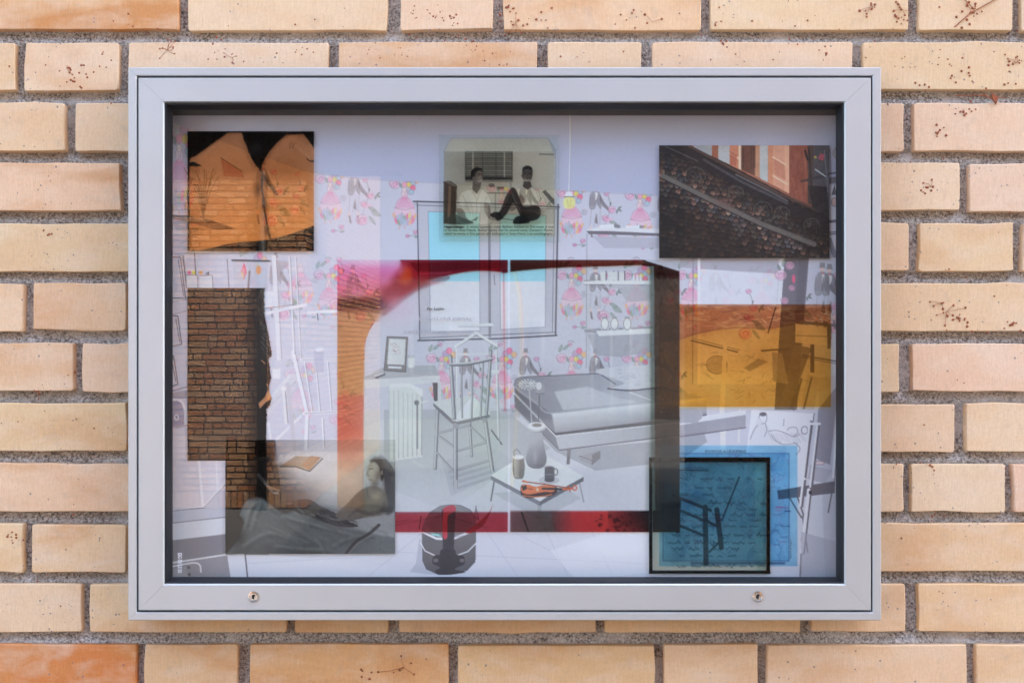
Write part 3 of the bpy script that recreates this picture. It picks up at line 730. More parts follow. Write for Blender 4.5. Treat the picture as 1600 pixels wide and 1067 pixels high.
# ---- the big poster: a line-and-tone drawing of a studio room with flowered wallpaper
WALLC = (190,191,216); c = Canvas(258, 181, 1319, 912, WALLC, 1.05)
def room(c):
    LN = (74,74,92)
    # wallpaper motifs, back wall
    for x, y in ((516,312),(632,320),(784,326),(893,334),(1000,338),(514,462),(893,462),(995,462),(690,592),(784,592),(893,592),(995,592),(1080,462),(1190,470)):
        paper_unit(c, x, y, 1.0, 1.0 if x > 600 else .7, man=x not in (632,), roses=x not in (632,))
    for x, y, s_ in ((1284,470,1.25),): paper_unit(c, x-46, y, s_, .95, top=False, lady=False)
    # left wall in steep perspective
    paper_unit(c, 280, 272, 1.75, .85, man=False, roses=False, sx=.75); paper_unit(c, 372, 306, 1.2, .9, sx=.85, top=False, lady=False)
    for k in range(16): c.line(smooth([(318,340), (318+(k-8)*1.5, 300-(k % 3)*6), (316+(k-8)*3.6, 262+(k*7 % 30))], 4), 1.2, (120,116,112), .7)
    c.poly([(345,247),(378,268),(382,278),(350,276)], (170,120,130), .6); c.line([(345,247),(378,268)], 1.2, (96,90,100)); c.ell(399, 292, 6, 10, (150,146,150), .7, soft=1)
    paper_unit(c, 425, 300, .9, .55, sx=.8, man=False, lady=False, top=False)
    paper_unit(c, 395, 452, 1.2, .7, sx=.8); paper_unit(c, 470, 440, 1.1, .55, top=False, man=False); paper_unit(c, 470, 620, 1.1, .35, man=False)
    # ceiling
    c.poly([(258,170),(1330,170),(1330,330),(1030,305),(860,296),(690,286),(560,279),(470,266),(300,205),(258,186)], (170,175,210))
    c.line([(470,267),(560,280),(690,287),(860,297),(1030,306)], 1.0, (150,152,180), .7)
    # floor
    c.poly([(258,800),(352,760),(480,700),(600,655),(800,648),(1062,690),(1170,700),(1330,750),(1330,915),(258,915)], (196,197,219))
    c.poly([(600,640),(812,638),(812,652),(600,655)], (150,152,170), .5)
    for (a, b) in (((620,740),(860,860)),((560,912),(700,800)),((740,800),(812,905)),((890,905),(845,812)),((960,905),(920,820)),((620,862),(1010,880)),((380,880),(560,870))):
        c.line([a, b], 1.0, (170,170,196), .6)
    c.grad([(600,655),(800,648),(860,700),(780,742),(700,800),(600,760)], (160,165,180), (190,192,212), (700,660), (700,790), .85)
    c.poly([(690,720),(775,700),(830,740),(770,745),(705,775)], (165,168,188), .6)
    for k in range(4): c.poly([(700+k*3,735+k*9),(770,716+k*9),(770,720+k*9),(700+k*3,740+k*9)], (150,152,174), .6)
    c.poly([(860,860),(1010,812),(1015,895),(900,905)], (214,216,236), .5); c.ell(960, 850, 55, 22, (224,226,244), .6, soft=1)
    # window
    c.poly([(653,316),(872,322),(868,522),(656,530)], (182,183,206))
    c.line([(646,315),(760,318),(874,324)], 2.0, (60,58,74)); c.line([(652,321),(872,327)], 1.0, LN, .8)
    c.line([(652,318),(656,530)], 1.6, LN); c.line([(872,320),(868,522)], 2.6, (96,92,110)); c.line([(866,328),(863,518)], 1.0, LN, .7)
    c.line([(656,528),(868,519)], 1.2, LN, .8); c.line([(653,532),(780,529),(870,524)], 2.2, (66,64,80))
    c.poly([(669,331),(749,333),(750,517),(673,519)], (150,206,234)); c.poly([(671,440),(749.6,440),(750,517),(673,519)], (212,214,234)); c.poly([(781,334),(853,337),(852,511),(782,515)], (150,206,234)); c.poly([(781.5,440),(852.5,440),(852,511),(782,515)], (212,214,234))
    for q in ([(669,331),(749,333),(750,517),(673,519),(669,331)], [(781,334),(853,337),(852,511),(782,515),(781,334)]): c.line(q, .8, (120,122,146), .9)
    c.line([(765,320),(766,526)], 2.4, (124,124,142)); c.line([(763,320),(764,526)], .8, (70,70,88), .8)
    c.rect(757,505,770,509,(205,206,222)); c.line([(772,430),(773,445)], 1.4, (120,120,140))
    # lamp
    c.line([(891,168),(891,230),(889,298)], 1.3, (226,228,244)); c.line([(892,168),(892,230),(890,298)], .6, (110,110,130), .6)
    c.poly([(885,300),(893,300),(896,308),(882,308)], (228,230,244)); c.line([(882,308),(896,308)], 1.6, (70,68,84))
    c.poly(smooth([(883,309),(896,309),(899,318),(895,326),(884,326),(880,318)], 4, True), (226,222,140), .75); c.line([(886,312),(888,322)], .6, (170,160,80)); c.line([(892,312),(891,322)], .6, (170,160,80))
    # top shelf
    c.poly([(925,369),(1031,372),(1031,388),(944,388)], (172,172,196), .9)
    c.poly([(916,360),(935,355),(1031,358),(1031,366),(944,363)], (206,208,226)); c.poly([(916,361),(944,361),(1031,365),(1031,369),(920,366)], (110,106,122))
    c.poly([(936,352),(959,350),(969,352),(968,357),(938,357)], (214,216,232)); c.poly([(959,350),(969,352),(968,357),(960,356)], (130,128,144)); c.poly([(978,353),(999,352),(999,357),(977,357)], (216,218,234)); c.poly([(999,352),(1010,354),(1003,357),(999,357)], (140,138,152))
    # side cabinet verticals and shelves
    c.rect(915,398,922,572,(186,188,208),.7); c.line([(917,366),(916,575)], .8, LN, .5)
    c.poly([(922,447),(965,450),(980,473),(960,473),(1018,470),(1018,447)], (166,167,186), .75)
    c.poly([(913,438),(1018,439),(1018,444),(913,444)], (212,214,228)); c.line([(913,439),(930,438)], 2, (150,150,166)); c.line([(913,445),(1018,446)], .8, LN, .6)
    for x in (943,955,962,972): c.rect(x-5,425,x+4,438,(206,208,222)); c.line([(x+4,424),(x+4,438)], 1.5, (96,92,108))
    for x in (990,996,1001): c.rect(x-1.5,430,x+1.5,439,(224,224,236))
    c.poly([(918,522),(1018,520),(1018,550),(968,558),(930,555)], (160,161,180), .8)
    c.poly([(912,515),(935,513),(1020,511),(1020,514),(935,521),(914,519)], (150,150,166)); c.poly([(931,517),(1020,513),(1020,521),(936,525)], (214,216,230))
    for x in (945,960,980):
        c.poly(smooth([(x-5.5,515),(x-6,500),(x-3,496),(x+3,496),(x+6,500),(x+5.5,515)], 3), (214,216,228)); c.ring(x, 506, 5.8, 9.5, 1.1, (120,118,134), .9); c.rect(x-4,495,x+4,498,(150,148,164))
    # desk with picture frame, cup, book
    c.poly([(568,590),(598,574),(680,570),(687,588),(600,597),(568,597)], (166,168,184)); c.poly([(568,593),(687,587),(687,597),(568,607)], (200,202,218)); c.poly([(676,598),(684,598),(684,628),(678,626)], (78,76,90)); c.rect(684,597,689,626,(196,198,214))
    c.poly([(605,526),(637,527),(634,581),(600,579)], (120,118,128)); c.poly([(608,529),(634,530),(632,570),(605,569)], (200,202,216)); c.poly([(607,572),(628,573),(627,576),(607,575)], (226,226,238)); c.line([(605,526),(637,527),(634,581),(600,579),(605,526)], 1.2, (84,82,94))
    rr = np.random.RandomState(3)
    for k in range(26):
        x, y = rr.uniform(610,630), rr.uniform(537,560)
        if (x-618)**2/60+(y-545)**2/90 < 1.2: c.line([(x, y), (x+rr.uniform(-4,4), y+rr.uniform(-4,4))], .7, rr.choice([(150,110,120),(110,110,120),(190,140,140)].__len__()) and (140,112,118) or (190,120,110), .7)
    c.ell(642, 565, 6, 10, (206,208,220), .95); c.rect(637,558,647,574,(206,208,220)); c.ring(642, 557, 5, 1.6, .8, (130,130,146)); c.line([(637,557),(637,574)], .8, (140,140,156)); c.poly([(583,588),(601,581),(602,586),(588,592)], (84,92,116)); c.line([(585,588),(599,583)], 1.6, (220,222,236))
    # radiator
    for k in range(7):
        x = 611+k*7.2; y = 602+k*1.0
        c.poly(smooth([(x-2.5,y+118-k*2),(x-3,y+6),(x+2,y),(x+6,y+5),(x+5,y+118-k*2)], 3), (202,206,218)); c.line([(x+5.2,y+8),(x+4.6,y+114-k*2)], 1.6, (140,144,158)); c.line([(x-2.6,y+8),(x-2.2,y+114-k*2)], .8, (165,168,182))
    c.poly([(609,600),(640,598),(661,610),(661,620),(640,604),(610,606)], (216,220,230)); c.line([(652,630),(670,626)], 2, (206,208,222)); c.line([(652,628),(652,700)], 3, (130,132,146)); c.ell(651,629,4,4,(110,112,126)); c.line([(645,720),(660,728)],3,(186,190,202)); c.line([(615,722),(612,734)],3,(190,194,206))
    # clothes stand with hanger
    WL = (204,208,224)
    c.line([(713,545),(714,690)], 2.4, WL); c.line([(775,548),(779,690)], 2.4, WL); c.line([(711,545),(712,690)], .7, (110,112,130), .7); c.line([(777,548),(781,690)], .7, (110,112,130), .7)
    c.line([(713,554),(776,552)], 1.6, WL); c.line([(716,508),(769,508)], 4, WL); c.line([(716,510.5),(769,510.5)], .8, (130,132,150), .8)
    c.line(smooth([(743,511),(742,518),(745,522)], 4), 1.6, WL); c.line([(712,541),(744,520),(776,540)], 4.2, WL); c.line([(712,544),(744,524),(776,543)], .8, (130,132,150), .8); c.line([(712,541),(712,548)], 2, WL)
    c.line([(762,640),(780,640)], 1.4, WL); c.line([(768,672),(784,694)], 2.4, (88,88,104)); c.line([(778,581),(780,690)], 1.2, (150,152,170))
    c.rect(766,578,780,583,WL)
    # chair
    CH, CHD, CHL = (142,145,162), (84,86,102), (206,210,226)
    def leg(a, b, wd):
        c.line([a, b], wd, CHD); c.line([(a[0]-wd*.12, a[1]), (b[0]-wd*.12, b[1])], wd*.72, CH); c.line([(a[0]-wd*.22, a[1]), (b[0]-wd*.22, b[1])], wd*.25, CHL, .8)
    leg((734,655),(737,712),4); leg((684,640),(680,731),5.4)
    for a, b in (((686,676),(734,664)),((682,706),(712,740)),((716,704),(763,690)),((737,668),(764,694)),((714,734),(768,718)),((685,680),(712,700))): leg(a, b, 3)
    c.poly(smooth([(678,628),(712,622),(738,618),(752,632),(766,646),(740,653),(712,658),(706,654),(692,641)], 4, True), (196,200,214)); c.grad([(708,655),(738,619),(765,646),(740,652)], (226,230,240), (176,180,196), (730,640), (765,648), .8)
    c.poly([(677,629),(693,643),(707,656),(714,659),(766,647),(765,652),(714,664),(705,661),(690,647),(677,634)], (110,112,128)); c.line([(708,657),(765,647)], 1.2, CHL)
    leg((712,662),(712,762),6.4); leg((758,654),(771,746),6); c.ell(712,665,4.6,4.6,CH); c.ell(757,656,4,4,CH); c.line([(712,752),(712,764)],6,(170,172,188)); c.line([(770,738),(771,746)],5,(170,172,188))
    leg((704,557),(710,653),5.6); leg((767,549),(760,648),5)
    for x, xb in ((721,722),(739,737),(755,751)): leg((x,566),(xb,652),2.6)
    c.line(smooth([(706,570),(735,568),(768,561)], 6), 5, CHD); c.line(smooth([(706,569),(735,567),(768,560)], 6), 3.6, CH); c.line(smooth([(706,568),(735,566),(768,559)], 6), 1.4, CHL)
    # bed
    c.poly([(804,612),(872,688),(876,702),(1020,690),(1100,676),(1105,690),(1060,720),(930,735),(868,705),(806,640)], (150,152,172), .8)
    top_ = smooth([(803,602),(812,590),(860,587),(930,584),(944,586)], 5).tolist()
    c.grad(top_+[(1104,622),(1030,629),(862,646),(814,614)], (128,130,150), (172,174,194), (812,592), (960,632))
    c.poly([(866,612),(918,604),(968,622),(1000,628),(880,641)], (196,199,218), .8); c.ell(930,618,60,9,(190,193,214),.6,soft=1); c.ell(1010,606,40,9,(150,152,174),.5,soft=1)
    c.grad([(862,646),(1104,621),(1104,648),(868,677)], (218,221,238), (140,142,162), (980,632), (984,664))
    c.grad([(803,602),(814,612),(862,646),(868,677),(806,624)], (84,85,102), (128,130,150), (806,612), (866,660))
    c.line(smooth([(803,603),(814,613),(838,630),(862,646),(940,638),(1104,622)], 5), 2.2, (204,207,226), .6)
    c.line(top_, 1.4, (92,92,112))
    c.poly([(806,622),(868,676),(1104,647),(1104,657),(868,682),(804,616)], (72,72,88))
    c.grad([(803,616),(868,682),(874,703),(805,636)], (96,98,116), (128,130,150), (806,626), (872,692)); c.grad([(868,682),(1104,656),(1104,673),(874,703)], (184,186,206), (150,152,172), (870,684), (1100,664)); c.line([(803,614),(868,681),(1104,655)], 1.8, (224,226,242)); c.line([(874,703),(1104,674)], 1.6, (84,82,98)); c.line([(805,636),(874,703)], 1.4, (96,96,112))
    c.soften(806,590,1100,660,2)
    c.poly([(887,700),(892,700),(890,725),(885,725)], (104,100,114)); c.poly([(885,702),(891,700),(890,715)], (120,118,130))
    c.poly([(903,714),(925,706),(938,704),(938,716),(925,726),(905,718)], (150,150,168)); c.poly([(925,710),(938,704),(938,716),(925,726)], (118,116,132)); c.line([(905,712),(925,719),(925,726)], 1, (100,98,114))
    # pillow
    c.poly(smooth([(932,582),(945,575),(1000,571),(1035,574),(1046,600),(1020,607),(955,607),(975,598)], 5, True), (198,200,220)); c.line(smooth([(950,607),(985,610),(1030,606),(1060,612)], 5), 2.2, (84,82,100)); c.line([(940,586),(962,600)], 1.6, (100,100,120))
    for k in range(26):
        x = rr.uniform(960,1030); y = rr.uniform(577,603); c.line([(x, y), (x+rr.uniform(-9,9), y+rr.uniform(-3,3))], 1.0, (150,152,176) if k % 2 else (222,224,240), .6)
    c.line([(984,613),(1020,626)], 1.4, (220,222,238))
    # low table
    c.line([(772,752),(767,782)], 2.4, (104,106,122)); c.line([(905,752),(912,784)], 2.4, (150,152,168)); c.line([(843,788),(843,798)], 6, (150,154,170))
    c.poly([(770,770),(843,812),(908,778),(880,760)], (160,166,182), .5)
    c.poly([(767,742),(805,719),(858,714),(912,744),(843,783)], (208,212,228)); c.poly([(767,742),(843,782),(843,790),(767,749)], (122,124,142)); c.poly([(843,782),(912,744),(912,751),(843,790)], (98,98,114))
    c.poly([(836,777),(843,774),(852,777),(844,783)], (236,238,248)); c.line([(767,742),(843,782),(912,744)], .9, (230,232,244), .8)
    c.poly(smooth([(802,715),(801,728),(803,745),(811,748),(818,745),(820,728),(818,715)], 4), (116,112,116)); c.grad([(803,716),(812,716),(811,747),(804,745)], (190,186,186), (130,126,128), (803,720), (813,720), .9); c.ell(810,714,8.5,3.4,(222,224,234)); c.line(smooth([(804,713),(803,705),(808,702),(813,708)], 4), 1, (96,96,110))
    c.ell(858, 750, 15, 5, (190,192,210)); c.ring(858,750,15,5,.7,(130,132,150),.7); c.rect(851,730,866,750,(92,92,106)); c.ell(858.5,750,7.5,3,(80,80,94)); c.ell(858.5,730,7.5,2.6,(130,130,146)); c.ell(858.5,731,5.5,1.6,(70,70,84)); c.line([(851,741),(866,741)], 1, (140,140,154)); c.ring(868,737,3.4,5,1.5,(96,96,110))
    # vase, flowers
    c.line([(827,608),(831,662)], 1.8, (176,178,194)); c.line([(843,614),(841,664)], 1.8, (100,100,116))
    for k in range(16):
        t_ = k*math.pi/8; c.line([(825+4*math.cos(t_), 601+2*math.sin(t_)), (825+14*math.cos(t_), 601+8*math.sin(t_))], 2, (206,208,222)); c.line([(825+5*math.cos(t_), 602+2*math.sin(t_)), (825+14*math.cos(t_), 603+8*math.sin(t_))], .7, (92,92,108), .8)
    c.ell(844, 607, 7.5, 10, (150,152,170)); c.ell(842, 603, 4.5, 6, (212,214,230), .9); c.line([(838,615),(850,615)], 1.2, (100,100,118))
    vs_ = smooth([(829,675),(827,695),(822,716),(826,728),(838,732),(850,728),(854,716),(850,695),(847,675)], 5)
    c.poly(vs_, (128,130,150)); c.grad(vs_, (176,178,198), (96,98,116), (832,690), (850,722), .85); c.ell(836, 712, 5, 14, (170,172,190), .6, soft=1); c.ell(844,727,9,4,(90,90,108),.6,soft=1)
    c.ell(838, 667, 15.5, 7.5, (196,199,216)); c.ell(838, 665, 13, 5.5, (218,221,236)); c.ell(839, 664, 7.5, 3, (126,120,124)); c.line(smooth([(823,669),(838,675),(853,669)], 6), 1, (120,122,140), .7)
    # violin and bow
    V, VD = (226,120,84), (62,40,42)
    c.poly(smooth([(813,764),(816,757),(826,758),(836,761),(848,758),(862,759),(871,762),(869,770),(858,775),(840,776),(826,778),(815,773)], 4, True), VD); c.poly(smooth([(814,762),(818,757),(827,757),(837,760),(849,758),(862,759),(868,762),(864,768),(852,768),(840,770),(826,772),(816,769)], 4, True), V)
    c.poly([(815,760),(822,757),(824,763),(817,767)], (60,44,50)); c.line([(848,763),(886,764)], 3.4, (50,44,54)); c.line([(826,763),(832,764)], 1.2, (90,50,44)); c.poly([(838,762),(841,762),(842,767),(838,767)], (236,190,170))
    c.line([(880,764),(893,763)], 3.4, (196,100,70)); c.ring(898,762,3,3.4,2,(200,104,74)); c.line([(888,758),(891,768)], 1.6, (180,84,58)); c.line([(817,752),(850,756),(888,762)], 1.8, (150,74,54)); c.line([(817,751),(824,753)], 2.6, (206,110,76)); c.line(smooth([(817,774),(840,776),(862,772)], 5), 1.4, (226,130,90))
    # dark bucket with a neck leaning in it
    rim = [(659,829),(663,815),(672,800),(688,790),(704,788),(720,789),(735,796),(744,811),(741,830),(727,836),(705,840),(684,838)]
    body = [(659,826),(684,839),(705,841),(728,836),(744,828),(743,877),(730,891),(706,897),(684,897),(666,889),(660,876)]
    c.poly([(655,840),(650,880),(640,893),(672,897),(690,897)], (160,162,186), .6)
    c.grad(body, (104,102,112), (78,78,90), (700,835), (700,897)); c.poly(rim, (134,134,148)); c.poly([(664,818),(690,800),(704,796),(724,800),(738,812),(738,828),(705,838),(684,836)], (112,112,126), .7); c.line([(657,829),(682,841),(706,842),(745,827)], 3.4, (218,220,238)); c.line([(657,847),(664,860),(683,869),(707,870),(731,861),(744,848)], 1.6, (220,222,238)); c.line(rim+[rim[0]], .8, (70,70,84), .7)
    c.poly([(690,796),(708,790),(712,800),(709,858),(692,858)], (52,50,62)); c.poly(smooth([(692,800),(695,792),(709,789),(712,798),(700,806),(699,838),(692,838)], 4, True), (176,56,80)); c.poly(smooth([(690,858),(710,858),(713,866),(724,868),(726,880),(714,886),(712,890),(728,893),(706,897),(684,897),(680,891),(688,886),(676,880),(678,868),(687,866)], 4, True), (44,44,56)); c.ell(722,875,4,3,(92,92,104)); c.ell(681,875,4,3,(92,92,104)); c.poly([(672,832),(685,834),(690,838),(676,836)], (140,200,214))
    c.poly(smooth([(744,828),(757,818),(766,800),(770,788),(764,800),(748,815),(728,830),(735,833)], 4, True), (150,60,80)); c.line([(744,790),(742,806),(748,812),(744,794)], 1.2, (80,80,96)); c.line([(658,806),(655,826)], 1.6, (96,70,70))
    # right-hand part: door strip, drawing board, easel, table
    c.poly([(1225,402),(1210,640),(1245,640),(1264,402)], (112,110,128)); c.poly([(1248,402),(1262,402),(1240,640),(1232,640)], (104,102,120))
    c.poly([(1219,402),(1226,402),(1212,600),(1207,600)], (206,208,228))
    c.poly([(1094,420),(1216,426),(1208,600),(1094,600)], (206,208,230), .85); c.poly([(1062,400),(1216,405),(1216,428),(1150,424),(1062,418)], (160,158,180), .8)
    c.rect(1090,400,1094,600,(222,224,242)); c.line([(1083,400),(1082,600)], 1, (110,110,130), .8)
    paper_unit(c, 1112, 488, 1.05, .9, man=False, lady=False, top=False); rose(c,1220,430,9); rose(c,1234,415,7); leaf(c,1225,410,14,6,-1.3); leaf(c,1217,418,10,5,-2,(110,124,122)); rose(c,1226,470,6); rose(c,1237,450,5); c.ell(1240,436,2.5,7,(238,96,140),.8); rose(c,1308,446,6); rose(c,1310,494,8)
    paper_unit(c, 1251, 470, 1.2, 1.0, top=False, lady=False, roses=False)
    c.poly([(1240,500),(1320,508),(1320,512),(1240,505)], (104,102,118)); c.poly([(1243,506),(1297,512),(1296,540),(1242,535)], (206,208,226), .9); c.line([(1243,524),(1297,526)], 1, (110,108,126)); c.poly([(1292,506),(1300,507),(1298,545),(1293,545)], (110,108,126)); c.line([(1200,520),(1212,480)], 2, (90,88,104)); c.line([(1080,532),(1152,550)], 2, (96,94,112)); c.line([(1084,529),(1155,547)], .9, (110,108,126)); c.line([(1190,548),(1232,545)], 2.4, (96,94,110))
    c.poly([(1240,538),(1268,544),(1262,560),(1232,640),(1218,640)], (120,118,134), .9); c.poly([(1206,550),(1222,552),(1232,600),(1208,596)], (150,150,168), .8)
    c.line([(1254,555),(1320,567)], 2, (90,88,106)); c.line([(1254,558),(1320,571)], .9, (80,78,96)); c.rect(1266,538,1272,582,(100,96,110)); c.ell(1120,570,14,13,(170,168,186),.9); c.ring(1120,570,16,14,1.6,(120,118,136),.8); c.poly([(1162,575),(1185,560),(1200,565),(1172,580)], (150,150,166), .8)
    for k in range(40):
        x, y = rr.uniform(1085,1240), rr.uniform(550,625); c.line([(x, y), (x+rr.uniform(-12,12), y+rr.uniform(-7,7))], 1.0, (120,116,130), .5)
    c.poly([(1250,640),(1262,585),(1280,590),(1272,640)], (176,176,196)); c.line([(1256,638),(1268,590)], 3, (110,108,124)); c.line([(1240,640),(1252,592)], 3, (110,108,124))
    c.poly([(1130,540),(1136,540),(1132,640),(1135,720),(1126,720),(1124,640)], (206,206,222)); c.rect(1126,661,1135,675,(214,214,230)); c.line([(1156,640),(1154,690)], 3, (206,206,222)); c.poly([(1062,655),(1165,640),(1165,648),(1062,664)], (206,208,228)); c.poly([(1062,664),(1165,648),(1165,668),(1062,684)], (150,150,170),.9); c.line([(1062,682),(1165,668)], 1.4, (90,88,104)); c.ell(1080,648,18,12,(168,170,190)); c.poly([(1062,638),(1090,638),(1097,648),(1090,660),(1062,661)], (160,162,182))
    c.poly([(1174,640),(1272,646),(1250,770),(1162,745)], (212,213,234)); c.poly([(1185,650),(1230,700),(1220,735),(1165,735),(1172,680)], (196,198,220), .6); c.line([(1272,646),(1266,690)], 1.4, (90,88,106))
    for pl in (smooth([(1186,652),(1188,646),(1196,645),(1198,652),(1196,660),(1190,662)], 4), smooth([(1184,664),(1178,672),(1172,686)], 4), smooth([(1196,662),(1198,672),(1194,682)], 4), smooth([(1200,674),(1212,672),(1226,676),(1240,682),(1250,678)], 4), smooth([(1230,672),(1234,668),(1244,668),(1246,676),(1240,681)], 4), smooth([(1205,680),(1214,690),(1226,694),(1246,692)], 4), [(1225,655),(1224,665)], smooth([(1240,690),(1250,700),(1244,710)], 4)): c.line(pl, .9, (110,104,124), .8)
    c.ell(1192, 647, 5.5, 3.2, (84,80,98), .85); c.ring(1257,672,5,6,1.6,(110,104,120),.7)
    for k in range(14): x = 1200+k*4; c.line([(x,676+k % 3), (x+7,688+k % 4)], .6, (130,122,142), .6)
    c.poly([(1278,590),(1320,586),(1320,915),(1290,915)], (174,172,196), .6); c.poly([(1278,640),(1310,600),(1297,726),(1274,716)], (120,116,136), .7); c.line([(1311,594),(1302,745)], 4, (214,214,234)); c.line([(1314,600),(1304,750)], 1, (84,80,98))
    c.ell(1280,723,8,3,(206,190,206)); c.ring(1280,723,8,3,.8,(120,100,120)); c.poly([(1266,725),(1300,735),(1290,755),(1262,748)], (160,158,180), .7)
    G1, G2 = (104,100,116), (214,214,234)
    c.poly([(1214,766),(1305,751),(1304,770),(1216,780)], G1)
    for a, b in (((1234,778),(1252,808)),((1246,776),(1256,806)),((1300,768),(1294,800)),((1260,800),(1254,842)),((1254,806),(1262,862)),((1253,840),(1250,905))): c.line([a, b], 2.4, G1)
    c.line([(1267,660),(1252,790)], 6, G1); c.line([(1265,660),(1250,790)], 3.4, G2); c.line([(1279,662),(1267,766)], 5, G1); c.line([(1277,662),(1265,766)], 3, G2); c.line([(1265,765),(1254,862)], 7.6, G1); c.line([(1263.5,765),(1252.5,862)], 5.4, G2); c.rect(1261,660,1282,664,G2); c.ell(1266,769,2.4,3,(50,48,60)); c.line([(1252,745),(1258,748)], 3, G2)
    c.poly([(1252,830),(1320,850),(1320,915),(1250,915)], (160,160,184), .6)
    for y, wd, col in ((272,2.4,(84,82,100)),(283,10,(112,110,128)),(347,4,(96,94,112)),(364,1.6,(84,82,100)),(367,1.6,(84,82,100))): c.line([(1255,y+4),(1320,y-3)], wd, col)
    c.ell(1307,240,7,9,(150,146,160),.8); c.ell(1309,232,4,4,(120,112,126)); c.rect(1297,290,1318,342,(198,200,222)); c.poly([(1299,305),(1304,288),(1307,305)], (96,94,110)); c.ell(1304,316,5,7,(196,170,176)); c.ring(1304,316,5,7,1,(110,100,116))
    for k in range(4): c.line([(1292+k*2,372),(1302+k*2,402)], 1, (60,58,72))
    # stool below the letter
    S = (72,76,92)
    c.poly([(1050,770),(1075,768),(1120,785),(1110,795),(1060,778)], (176,180,200)); c.poly([(1050,770),(1112,795),(1112,800),(1050,776)], S)
    for a, b, wd in (((1102,792),(1103,880),8),((1120,796),(1127,855),8),((1062,778),(1060,830),5),((1060,796),(1118,820),4),((1060,820),(1104,838),4),((1155,745),(1128,812),2.4),((1130,840),(1108,862),3)): c.line([a, b], wd, S)
    # left-hand part: shelf, hung pictures, cabinet, staircase, chair, desk with open book
    c.poly([(265,335),(300,338),(366,358),(340,360),(292,347),(266,342)], (120,116,130)); c.poly([(266,342),(292,347),(300,362),(276,361)], (172,172,194)); c.poly([(312,338),(370,358),(330,354)], (84,80,92), .9)
    for q in ([(266,402),(282,402),(290,466),(266,466)], [(264,492),(278,494),(284,538),(264,542)], [(264,560),(272,560),(278,600),(264,606)]):
        c.line(q+[q[0]], 1.6, (96,94,112)); c.line([(q[1][0]-3, q[1][1]+5), (q[2][0]-3, q[2][1]-4)], .9, (60,58,74))
    c.line([(286,400),(292,450)], 2.4, (110,106,124)); c.line([(266,472),(292,468)], 1.2, (140,138,158)); c.line([(266,492),(292,486)], 1, (140,138,158))
    c.poly([(266,552),(273,556),(270,562),(264,560)], (120,130,140)); c.line([(264,612),(293,604)], 1.4, (110,108,124)); c.poly([(264,614),(293,610),(293,622),(264,624)], (150,148,170))
    c.poly(smooth([(264,624),(280,625),(288,634),(291,655),(286,664),(264,668)], 4), (138,138,172)); c.line(smooth([(266,624),(282,626),(289,640),(290,664)], 4), 4, (206,208,228)); c.ring(276,652,3,4,1.4,(230,230,240)); c.ell(266,657,1.5,3,(60,58,74)); c.line([(264,670),(293,664)], 1.2, (120,118,140))
    c.line([(291,432),(294,450)],1,(90,88,104)); c.poly([(291,430),(308,430),(309,450),(292,450)], (206,208,226)); c.poly([(312,431),(332,430),(333,450),(313,450)], (206,208,226)); c.line([(291,430),(309,430),(309,450)], 1, (110,108,126)); c.line([(312,431),(332,430),(333,450)], 1, (110,108,126))
    for x, col in ((296,(240,110,150)),(303,(226,206,90)),(312,(150,170,205)),(314,(240,160,110))): c.ell(x,426,3,3,col)
    c.poly([(321,428),(327,424),(327,430)], (96,94,110)); c.line([(304,395),(306,430)], 1.6, (96,94,112)); c.line([(355,405),(358,450)], 1.2, (110,108,126))
    c.poly([(363,407),(420,408),(420,452),(366,450)], (184,184,206), .8); c.line([(363,407),(422,408)], 3, (84,82,94)); c.poly([(420,406),(456,409),(436,428)], (160,160,180), .8); c.ell(404,422,4,7,(226,150,110)); c.poly([(376,424),(382,410),(386,426),(381,438)], (238,110,140)); c.poly([(377,424),(381,428),(380,436)], (228,208,90)); c.ell(378,430,6,11,(190,180,200),.5); c.line([(390,424),(388,450)], 3, (140,126,136))
    for x, wd in ((428,7),(452,3),(462,2)): c.line([(x,402),(x+8,560)], wd, (206,208,228)); c.line([(x+wd*.6,402),(x+8+wd*.6,560)], .8, (120,118,138), .8)
    c.line([(414,490),(478,476)], 5, (208,210,230)); c.line([(414,482),(460,476)], 1, (110,108,126)); c.poly([(414,455),(428,455),(428,478),(414,480)], (206,208,228)); c.rect(426,575,438,592,(210,212,230)); c.ell(432,575,6,2,(190,192,212))
    c.line([(418,628),(452,588)], 5, (210,212,230)); c.line([(418,638),(462,596)], 1, (120,118,138)); c.poly([(418,625),(452,583),(470,585),(420,650)], (196,198,218), .7); c.ell(443,608,4,4,(216,218,234)); c.line([(443,610),(447,660)], 5, (206,208,226)); c.line([(446,612),(450,660)], 1, (110,108,126)); c.line([(418,700),(470,650)], 4, (206,208,228)); c.line([(450,600),(462,720)], 6, (184,184,206)); c.line([(420,660),(424,700)], 4, (206,208,228))
    # the white chair behind
    for a, b, wd in (((458,550),(480,645),6),((470,562),(530,562),4),((476,566),(488,644),2.4),((493,566),(500,644),2.4),((512,566),(518,644),2.4),((480,650),(478,700),6),((504,654),(506,700),3),((474,646),(560,642),4)): c.line([a, b], wd, (212,214,234)); c.line([(a[0]+wd*.5, a[1]), (b[0]+wd*.5, b[1])], .8, (110,108,128), .8)
    c.rect(491,545,506,582,(176,178,206),.9); c.ell(499,545,7,4,(206,208,228)); c.poly([(470,500),(540,494),(560,540),(470,545)], (186,186,206), .5)
    c.line([(482,488),(540,486)], 5, (210,212,230)); c.line([(496,490),(497,500)], 1.4, (90,88,104))
